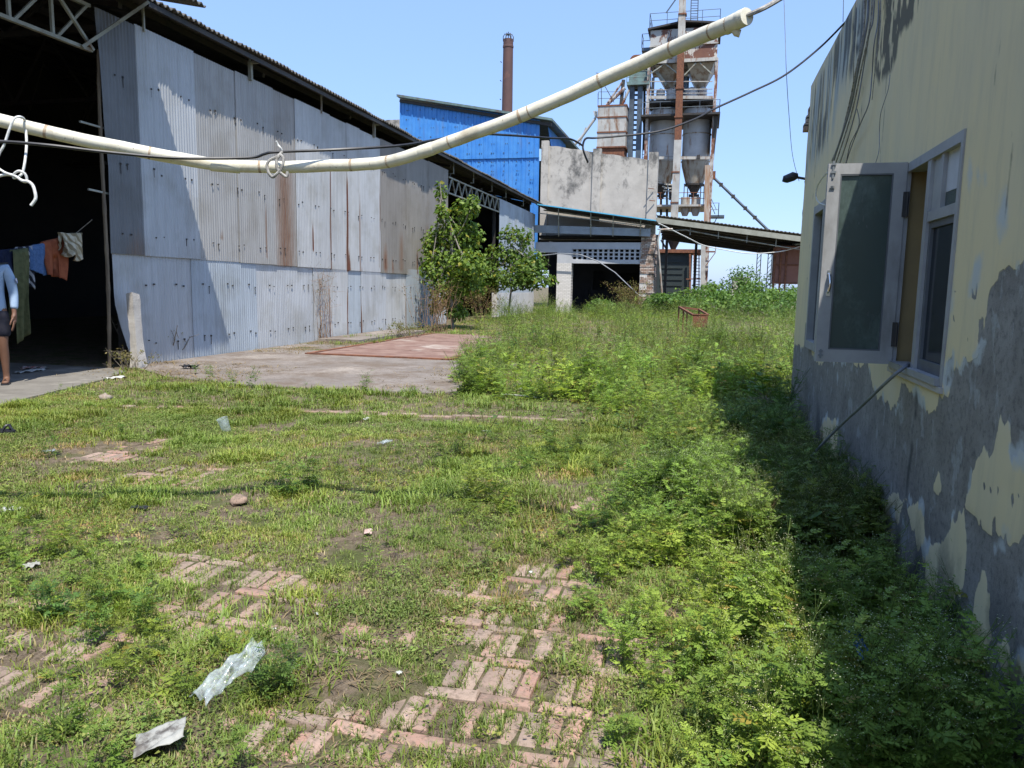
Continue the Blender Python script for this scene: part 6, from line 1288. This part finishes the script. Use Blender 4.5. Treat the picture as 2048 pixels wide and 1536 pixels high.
def sapling(Y, trunk, lumps, nleaf, size, label, rg, c0, c1, yellow):
    """trunk and crown lumps given as picture points on the plane y = Y"""
    b0_ = wy(*trunk[0], Y); root = thing('sapling_tree', (b0_[0], Y, 0), label, 'tree')
    tp_ = [wy(px, py, Y) for px, py in trunk]; tp_[0][2] = -.05
    s = MB(); T_ = smoothpath(tp_, 5); s.tube(T_, np.linspace(.065, .010, len(T_)), 8)
    C = []
    for (px, py, rx, rz_) in lumps:
        dy = rg.uniform(-.5, .5); px = trunk[0][0]+(px-trunk[0][0])*.93; c = wy(px, py, Y+dy); k = .92/F*(Y*1.0); C.append((c, np.array([rx*k, rx*k*.9, rz_*k])))
        j = min(len(T_)-2, int(len(T_)*rg.uniform(.35, .9))); a = T_[j]; m_ = (a+c)/2+np.array([0, 0, -.1]); s.tube([a, m_, c], [.025, .018, .008], 5)
        for q_ in range(3): e = c+rg.normal(size=3)*C[-1][1]*.6; s.tube([c*.7+a*.3, (c+e)/2, e], [.010, .007, .004], 4)
    s.build('trunk', m_bark, root)
    s = MB(); leafcloud(s, C, nleaf, size, rg, c0, c1, yellow=yellow); s.build('crown', m_leaf, root, smooth=False)
rg = np.random.default_rng(5)
sapling(25.0, [(906,664),(903,600),(905,520),(900,450),(884,400),(880,365)], [(880,385,14,26),(884,425,18,22),(925,420,24,26),(948,410,18,22),(900,470,48,34),(940,470,34,34),(862,490,26,34),(890,520,52,36),(940,530,44,36),(858,545,26,28),(900,575,50,24),(950,570,30,22),(866,590,14,10),(895,605,34,18),(915,625,26,14),(870,615,18,14)], 5600, .135, 'taller leafy sapling with yellowing leaves in front of the shed wall end', rg, (.085,.165,.026), (.20,.28,.045), .06)
sapling(33.5, [(1016,642),(1020,600),(1024,560),(1022,520),(1020,470)], [(1020,470,24,22),(1050,475,22,22),(1000,510,34,26),(1040,515,40,30),(1075,525,26,26),(985,550,34,20),(1020,560,50,22),(1070,560,36,20),(1105,560,18,12),(970,530,18,20),(1060,540,40,24),(975,572,26,14)], 4300, .155, 'shorter spreading sapling with a bare pale stem beside the white shed panel', rg, (.08,.155,.03), (.17,.25,.045), .045)
# tall dry stems and creeper at the foot of the first sapling
def twiggy(name, base, n, h, spread, mat, label, cat, rg, leaves=None, r=.008, mid=.5):
    root = thing(name, base, label, cat); s = MB(); tips = []
    for k in range(n):
        a = rg.uniform(0, 6.28); b0_ = np.array(base)+np.array([rg.normal(0, spread*.25), rg.normal(0, spread*.25), -.03]); hh = h*rg.uniform(.5, 1.05); e = b0_+np.array([math.cos(a)*spread*rg.random(), math.sin(a)*spread*rg.random(), hh]); m_ = b0_*mid+e*(1-mid)+rg.normal(0, .06*h, 3)
        s.tube(smoothpath([b0_, m_, e], 3), np.linspace(r, r*.35, 7), 4, cap=False)
        for j in range(4):
            t = rg.uniform(.35, .9); p = m_*(1-t)+e*t; f = p+rg.normal(0, .16*h, 3)*np.array([.8, .8, .5])+np.array([0, 0, .08*h]); s.tube([p, (p+f)/2+rg.normal(0, .01, 3), f], [r*.5, r*.35, r*.2], 3, cap=False); tips.append((f+p)/2)
    s.build('stems', mat, root)
    if leaves:
        sl_ = MB(); nl, sz, c0, c1 = leaves; tp = np.array(tips); C = [(t, np.array([.12*h]*3)) for t in tp]; leafcloud(sl_, C, nl, sz, rg, c0, c1, heart=False); sl_.build('leaves', m_leaf, root, smooth=False)
    return root
m_twig = pmat('dry_brown_stems', (0.20, 0.115, 0.065), (0.26, 0.17, 0.10), 12, .9); m_twig2 = pmat('grey_twigs', (0.22, 0.19, 0.14), (0.16, 0.13, 0.10), 12, .9)
twiggy('dry_shrub', gp(868, 664), 46, 1.75, .75, m_twig, 'dense reddish-brown dry stems at the foot of the taller sapling', 'shrub', np.random.default_rng(1), (260, .07, (.24,.15,.04), (.14,.17,.03)))
twiggy('dry_shrub', gp(648, 683), 22, 2.1, .35, m_twig, 'thin bare brown shrub standing against the lower shed sheets', 'shrub', np.random.default_rng(2), (60, .05, (.17,.16,.06), (.13,.15,.05)), r=.007)
twiggy('bare_bush', gp(318, 722), 5, .85, .55, m_twig2, 'crooked leafless bush right of the leaning concrete post', 'bush', np.random.default_rng(8), (40, .035, (.16,.18,.05), (.20,.19,.07)), r=.016, mid=.6)
twiggy('dry_weed', gp(262, 742), 26, .42, .5, m_twig2, 'dry tangled weeds around the foot of the concrete post', 'weed', np.random.default_rng(9), (220, .045, (.18,.19,.05), (.25,.20,.08)), r=.005)
twiggy('dry_shrub', gp(962, 643), 30, 1.5, .8, m_twig, 'brown withered bush between the two saplings', 'shrub', np.random.default_rng(4), (700, .09, (.17,.135,.045), (.13,.14,.04)))
twiggy('dry_weed', gp(820, 676), 40, .55, 1.0, m_twig2, 'low straw-coloured weeds along the shed base', 'weed', np.random.default_rng(14), (500, .06, (.22,.20,.06), (.15,.18,.04)), r=.006)
twiggy('dry_shrub', wy(1262, 622, 41.5)*np.array([1,1,0]), 40, 1.9, 1.3, m_twig, 'brown half-dead bush in front of the crumbling brick pier', 'shrub', np.random.default_rng(15), (1300, .09, (.20,.15,.05), (.15,.17,.045)))
def bush(px, Y, h, w_, label, seed, c0=(.055,.115,.022), c1=(.11,.19,.035), size=.2, n=900, group='bushes beyond the yard', heart=True):
    rg = np.random.default_rng(seed); b0_ = wy(px, 600, Y); root = thing('leafy_bush', (b0_[0], Y, 0), label, 'bush', group); s = MB(); C = []
    for k in range(7):
        c = np.array([b0_[0]+rg.normal(0, w_*.32), Y+rg.normal(0, w_*.3), h*rg.uniform(.3, .85)]); C.append((c, np.array([w_*.3, w_*.3, h*.2])*rg.uniform(.7, 1.2)))
        s.tube([(b0_[0]+rg.normal(0,.1), Y, -.1), (np.array([b0_[0], Y, 0])+c)/2, c], [.05, .03, .012], 5)
    s.build('branches', m_bark, root); s = MB(); leafcloud(s, C, n, size, rg, c0, c1, heart=heart); s.build('crown', m_leaf, root, smooth=False)
BL = [(1332,48,1.3,2.2,'grey-green bush before the dark machine under the tower'),(1375,47,1.3,2.2,'bright bush at the foot of the pale tower post'),(1418,50,2.1,2.4,'tall fresh green bush right of the pale tower post'),(1445,53,1.8,2.6,'green bush left of the low concrete block'),(1475,47,1.4,2.6,'dark bush in front of the low concrete block'),
  (1502,50,3.0,2.4,'tallest dark bush behind the low concrete block'),(1528,49,2.3,2.2,'dark leafy bush below the lattice posts'),(1560,46,1.9,2.4,'broad-leaved bush left of the brown tank legs'),(1590,44,1.7,2.2,'fresh green bush below the brown tank'),(1430,43,1.6,2.4,'low round bush in front of the yard bushes'),(1500,41,1.5,2.6,'low weedy bush at the far edge of the weeds'),(1570,39,1.6,2.6,'low green bush close to the cream wall corner'),(1318,43,1.3,1.6,'light green bush at the foot of the crumbling pier'),(1345,42,1.4,2.0,'low yellow-green bush beside the crumbling pier'),(1235,42.3,1.2,1.2,'small broad-leaved bush before the dark opening'),(1205,42,0.9,1.0,'smallest leafy bush beside the whitewashed pillar')]
for i, (px, Y, h, w_, lb) in enumerate(BL): bush(px, Y, h, w_, lb, 500+i, c0=(.07,.14,.03) if i % 3 else (.10,.19,.035), c1=(.13,.23,.05) if i % 2 else (.18,.29,.05), size=.16 if i % 2 else .22, n=1100, heart=bool(i % 2))
for i, x in enumerate(np.linspace(-3, 34, 15)):
    Y = 92+6*math.sin(i*2.1); rg2 = np.random.default_rng(700+i)
s = MB(); C = [(np.array([x, 105+8*math.sin(x), 1.5]), np.array([3.5, 3, 2.0+1.2*math.sin(x*1.7)])) for x in np.linspace(-14, 60, 24)]; leafcloud(s, C, 6500, .5, np.random.default_rng(3), (.05,.10,.03), (.10,.16,.045), heart=False); struct(s.build('far_vegetation', m_leaf, smooth=False), 'stuff')
# ------------------------------------------------------------------ litter
def crumple(name, g, w_, h_, ang, mat, label, cat, amp=.02, z=.012, n=16, seed=0, lift=0.0, curl=0.0, thick=.0015):
    r = np.random.default_rng(seed); u = np.linspace(-.5, .5, n); U, V = np.meshgrid(u, u, indexing='ij'); e = 1+.18*(fbm(U*3+seed, V*3, 5, 2)-.5)
    X, Y = U*w_*e, V*h_*e; zz = amp*(fbm(U*5+seed*3, V*5, 6, 4)-.4)+amp*.6*np.abs(np.sin(U*7+V*4+seed))+lift*(V+.5)+curl*(U*U+V*V); c, s_ = math.cos(ang), math.sin(ang)
    b0_ = float(gz(g[0], g[1])); P = np.stack([g[0]+X*c-Y*s_, g[1]+X*s_+Y*c, b0_+z+np.maximum(zz, 0)], -1); m = MB(); m.grid(P[:, ::-1]); o = m.build(name, mat, sharp=None)
    sd = o.modifiers.new('thickness', 'SOLIDIFY'); sd.thickness = thick; return tag(o, label, cat)
m_clear, nt, b = newmat('clear_plastic_film'); b.inputs['Base Color'].default_value = (.62,.68,.70,1); b.inputs['Roughness'].default_value = .12; b.inputs['Specular IOR Level'].default_value = .7
tr_ = N(nt, 'ShaderNodeBsdfTransparent'); tr_.inputs[0].default_value = (.93,.95,.95,1); ms = N(nt, 'ShaderNodeMixShader'); nt.links.new(ramp(nt, noise(nt, 22, 4, .7), .35, .72, (.05,.05,.05,1), (.40,.40,.40,1)), ms.inputs[0]); nt.links.new(tr_.outputs[0], ms.inputs[1]); nt.links.new(b.outputs[0], ms.inputs[2]); nt.links.new(ms.outputs[0], nt.nodes['Material Output'].inputs[0])
m_paper = pmat('dirty_white_plastic', (.33,.33,.30), (.22,.22,.20), 14, .6, c3=(.10,.09,.08), s3=14, lo3=.48, hi3=.60)
m_white = pmat('white_scrap', (.50,.50,.47), (.40,.40,.37), 20, .7); m_bluep = pmat('blue_plastic_film', (.02,.12,.42), (.03,.16,.5), 10, .35)
crumple('plastic_bag', gp(462, 1410), .115, .25, R_(-24), m_clear, 'crumpled clear plastic bag lying in the left foreground grass', 'bag', amp=.05, z=.05, n=30, seed=2, lift=.10, thick=.001)
crumple('plastic_sheet', gp(322, 1512), .125, .15, R_(-55), m_paper, 'dirty white plastic sachet smeared with mud at the bottom left', 'wrapper', amp=.016, z=.03, n=22, seed=5, lift=.035)
for i, (px, py, w_, h_, m_, lb) in enumerate([(732,842,.10,.06,m_white,'small white scrap of paper near the brick edging line'),(770,892,.16,.08,m_clear,'small clear plastic scrap in the middle grass'),(22,1030,.12,.09,m_white,'white crumpled scrap at the left picture edge'),(232,762,.28,.12,m_white,'white paper scrap before the dry weeds by the shed door'),(60,1142,.09,.06,m_paper,'pale dirty scrap in the left grass'),(98,908,.10,.06,m_clear,'dull clear scrap beside the dark leafy weed'),
   (798,1362,.022,.022,m_white,'tiny white scrap left of the red bricks'),(548,1258,.018,.016,m_white,'tiny white scrap on the pale bricks'),(634,1228,.03,.014,m_white,'thin white scrap right of the pale bricks'),(1062,1145,.025,.02,m_white,'tiny white scrap above the red bricks'),(737,1075,.07,.05,pmat('pink_white_scrap', (.55,.45,.42), (.45,.30,.26), 15, .8),'pinkish torn scrap in the middle grass'),(1045,782,.10,.05,m_white,'white chip on the dry bare patch'),
   (972,868,.10,.03,m_white,'thin pale chip in the grass below the edging line'),(70,742,.42,.2,pmat('coloured_wrappers', (.5,.5,.5), (.35,.08,.05), 9, .6, c3=(.08,.2,.1), s3=6),'heap of coloured wrappers on the shaded shed floor'),(60,748,.5,.14,m_white,'long white wrapper on the shaded shed floor'),(1600,905,.2,.14,m_bluep if 0 else m_white,'pale scrap in the weeds by the wall foot'),(1440,1005-150,.14,.08,m_white,'pale scrap at the edge of the shaded weeds')]):
    crumple('litter_scrap', gp(px, py), w_, h_, rng.uniform(0, 3), m_, lb, 'litter', amp=.35*min(w_, h_), z=.012, seed=20+i, n=10)
crumple('blue_film', gp(1716, 1322, .16), .06, .12, .4, m_bluep, 'small blue plastic scrap caught in the shaded weeds', 'litter', amp=.03, z=.17, seed=50, lift=.06)
crumple('black_bag', gp(1885, 1490), .20, .16, .6, m_black, 'black plastic bag lying in the shaded near right corner', 'bag', amp=.07, z=.03, seed=51, n=20)
crumple('dark_scrap', gp(280, 1027), .12, .06, .2, m_black, 'flat dark scrap in the grass along the pipe shadow', 'litter', amp=.015, z=.02, seed=52, n=10)
crumple('dark_scrap', gp(380, 740), .3, .16, .2, m_black, 'black scrap in the dry rubbish beside the apron', 'litter', amp=.08, z=.02, seed=53, n=12)
cup = gp(455, 866); zc = float(gz(cup[0], cup[1])); s = MB(); s.lathe([(.0, .015), (.045, .015), (.047, .03), (.058, .16), (.061, .163), (.056, .16), (.044, .03)], 0, 0, 24); o = s.build('plastic_cup', m_clear)
o.location = (cup[0], cup[1], zc+.005); o.rotation_euler = (R_(14), R_(-12), 0); o.scale = (.95, .95, .95); tag(o, 'upturned frosted plastic cup standing in the grass', 'cup')
sd_ = thing('sandal', gp(8, 872), 'black sandal lying at the left picture edge', 'sandal'); P = np.array(parent_world(sd_)); P[2] = float(gz(P[0], P[1])); s = MB(); n = 14; a = np.linspace(0, 2*np.pi, n, endpoint=False); V = np.stack([P[0]+.14*np.cos(a), P[1]+.05*np.sin(a)*(1+.2*np.cos(a)), np.full(n, P[2]+.02)], 1); k = len(V); V2 = V+np.array([0, 0, .028]); s.add(np.concatenate([V, V2, [V2.mean(0)]]), [(i, (i+1) % n, n+(i+1) % n, n+i) for i in range(n)], [(n+i, n+(i+1) % n, 2*n) for i in range(n)]); s.build('sole', m_black, sd_)
s = MB(); s.tube(smoothpath([P+(.03,-.05,.03), P+(.05,-.02,.09), P+(.06,.02,.09), P+(.03,.05,.03)]), .012, 6); s.tube(smoothpath([P+(.12,.0,.04), P+(.08,0,.085), P+(.05,0,.09)]), .010, 6); s.build('strap', m_black, sd_)
st_ = MB(); a_, b_ = gp(1002, 795), gp(1073, 802); a_[2] = b_[2] = .045; st_.tube([a_, (a_+b_)/2+np.array([0,0,.01]), b_], .012, 8); tag(st_.build('white_stick', m_white), 'thin white stick lying across the grass right of the apron', 'stick')
s = MB(); a_, b_ = gp(975, 742), gp(1010, 755); a_[2] = .1; b_[2] = .05; s.tube([a_, b_], .012, 6); tag(s.build('white_stick', m_white), 'short white stick half hidden in the weeds by the apron', 'stick')
def rubble(px, py, r, label, mat=m_brick, seed=0, col=(.33,.2,.15,1)):
    g = gp(px, py); rgx = np.random.default_rng(seed); bm_v = []; s = MB(); n = 8; K = 5
    ph = np.linspace(.15, math.pi-.15, K); a = np.linspace(0, 2*np.pi, n, endpoint=False); P = np.array([[[math.sin(p)*math.cos(t), math.sin(p)*math.sin(t)*.75, math.cos(p)*.55] for t in np.r_[a, a[:1]]] for p in ph]); jit = 1+.25*rgx.normal(size=(K, n)); jit = np.c_[jit, jit[:, :1]]
    P = P*jit[..., None]*r+np.array([g[0], g[1], float(gz(g[0], g[1]))+r*.3]); s.grid(P, col=np.tile(np.array(col), (K, n+1, 1))); s.add([P[0, :-1].mean(0), *P[0, :-1]], None, [(0, 1+i, 1+(i+1) % n) for i in range(n)], col=col); tag(s.build('brick_fragment', mat, smooth=False), label, 'brick')
rubble(478, 1012, .075, 'broken brick piece in the left grass beside the pipe shadow', seed=1, col=(.36,.25,.19,1)); rubble(1450, 776, .13, 'reddish brick lying in the weeds near the cream wall', seed=2, col=(.42,.22,.15,1)); rubble(1300, 1285, .05, 'red brick lump at the edge of the near weeds', seed=3, col=(.36,.19,.13,1)); rubble(210, 802, .09, 'flat stone at the edge of the shed floor', seed=4, col=(.33,.29,.24,1)); rubble(1155, 1022, .06, 'pink brick piece in the gap of the middle weeds', seed=5, col=(.40,.26,.21,1)); rubble(1515, 812, .16, 'dark lump of rubble at the edge of the wall shade', seed=6, col=(.10,.09,.08,1))
# dry leaves and straw on bare ground
s = MB(); st0 = [tuft(np.random.default_rng(800+k), 7, .08, (.26,.19,.10), (.34,.27,.16), .05, .0016) for k in range(3)]
P = np.concatenate([pts(900, -1.8, .2, 1.5, 3.3), pts(300, -10, -7, 9.6, 12.2), pts(420, -9.7, -6.0, 20.0, 25), pts(220, -9.75, -8.3, 14.5, 20), pts(160, -5, -2.4, 9.6, 13)]); m_ = np.where(P[:, 1] < 5, .15+bare_mask(P[:, 0], P[:, 1]), .9); P = P[rng.random(len(P)) < m_]; P[:, 2] = gz(P[:, 0], P[:, 1])+.004
V0 = [(v*np.array([1.3, 1.3, .22]), q, c) for v, q, c in st0]; scatter(s, V0, P, np.where(P[:, 1] > 9, 2.2, .8)*rng.uniform(.6, 1.4, len(P)), rng.uniform(0, 6.28, len(P)), np.ones((len(P), 3)))
struct(s.build('dry_straw_litter', m_grass, smooth=False), 'stuff')
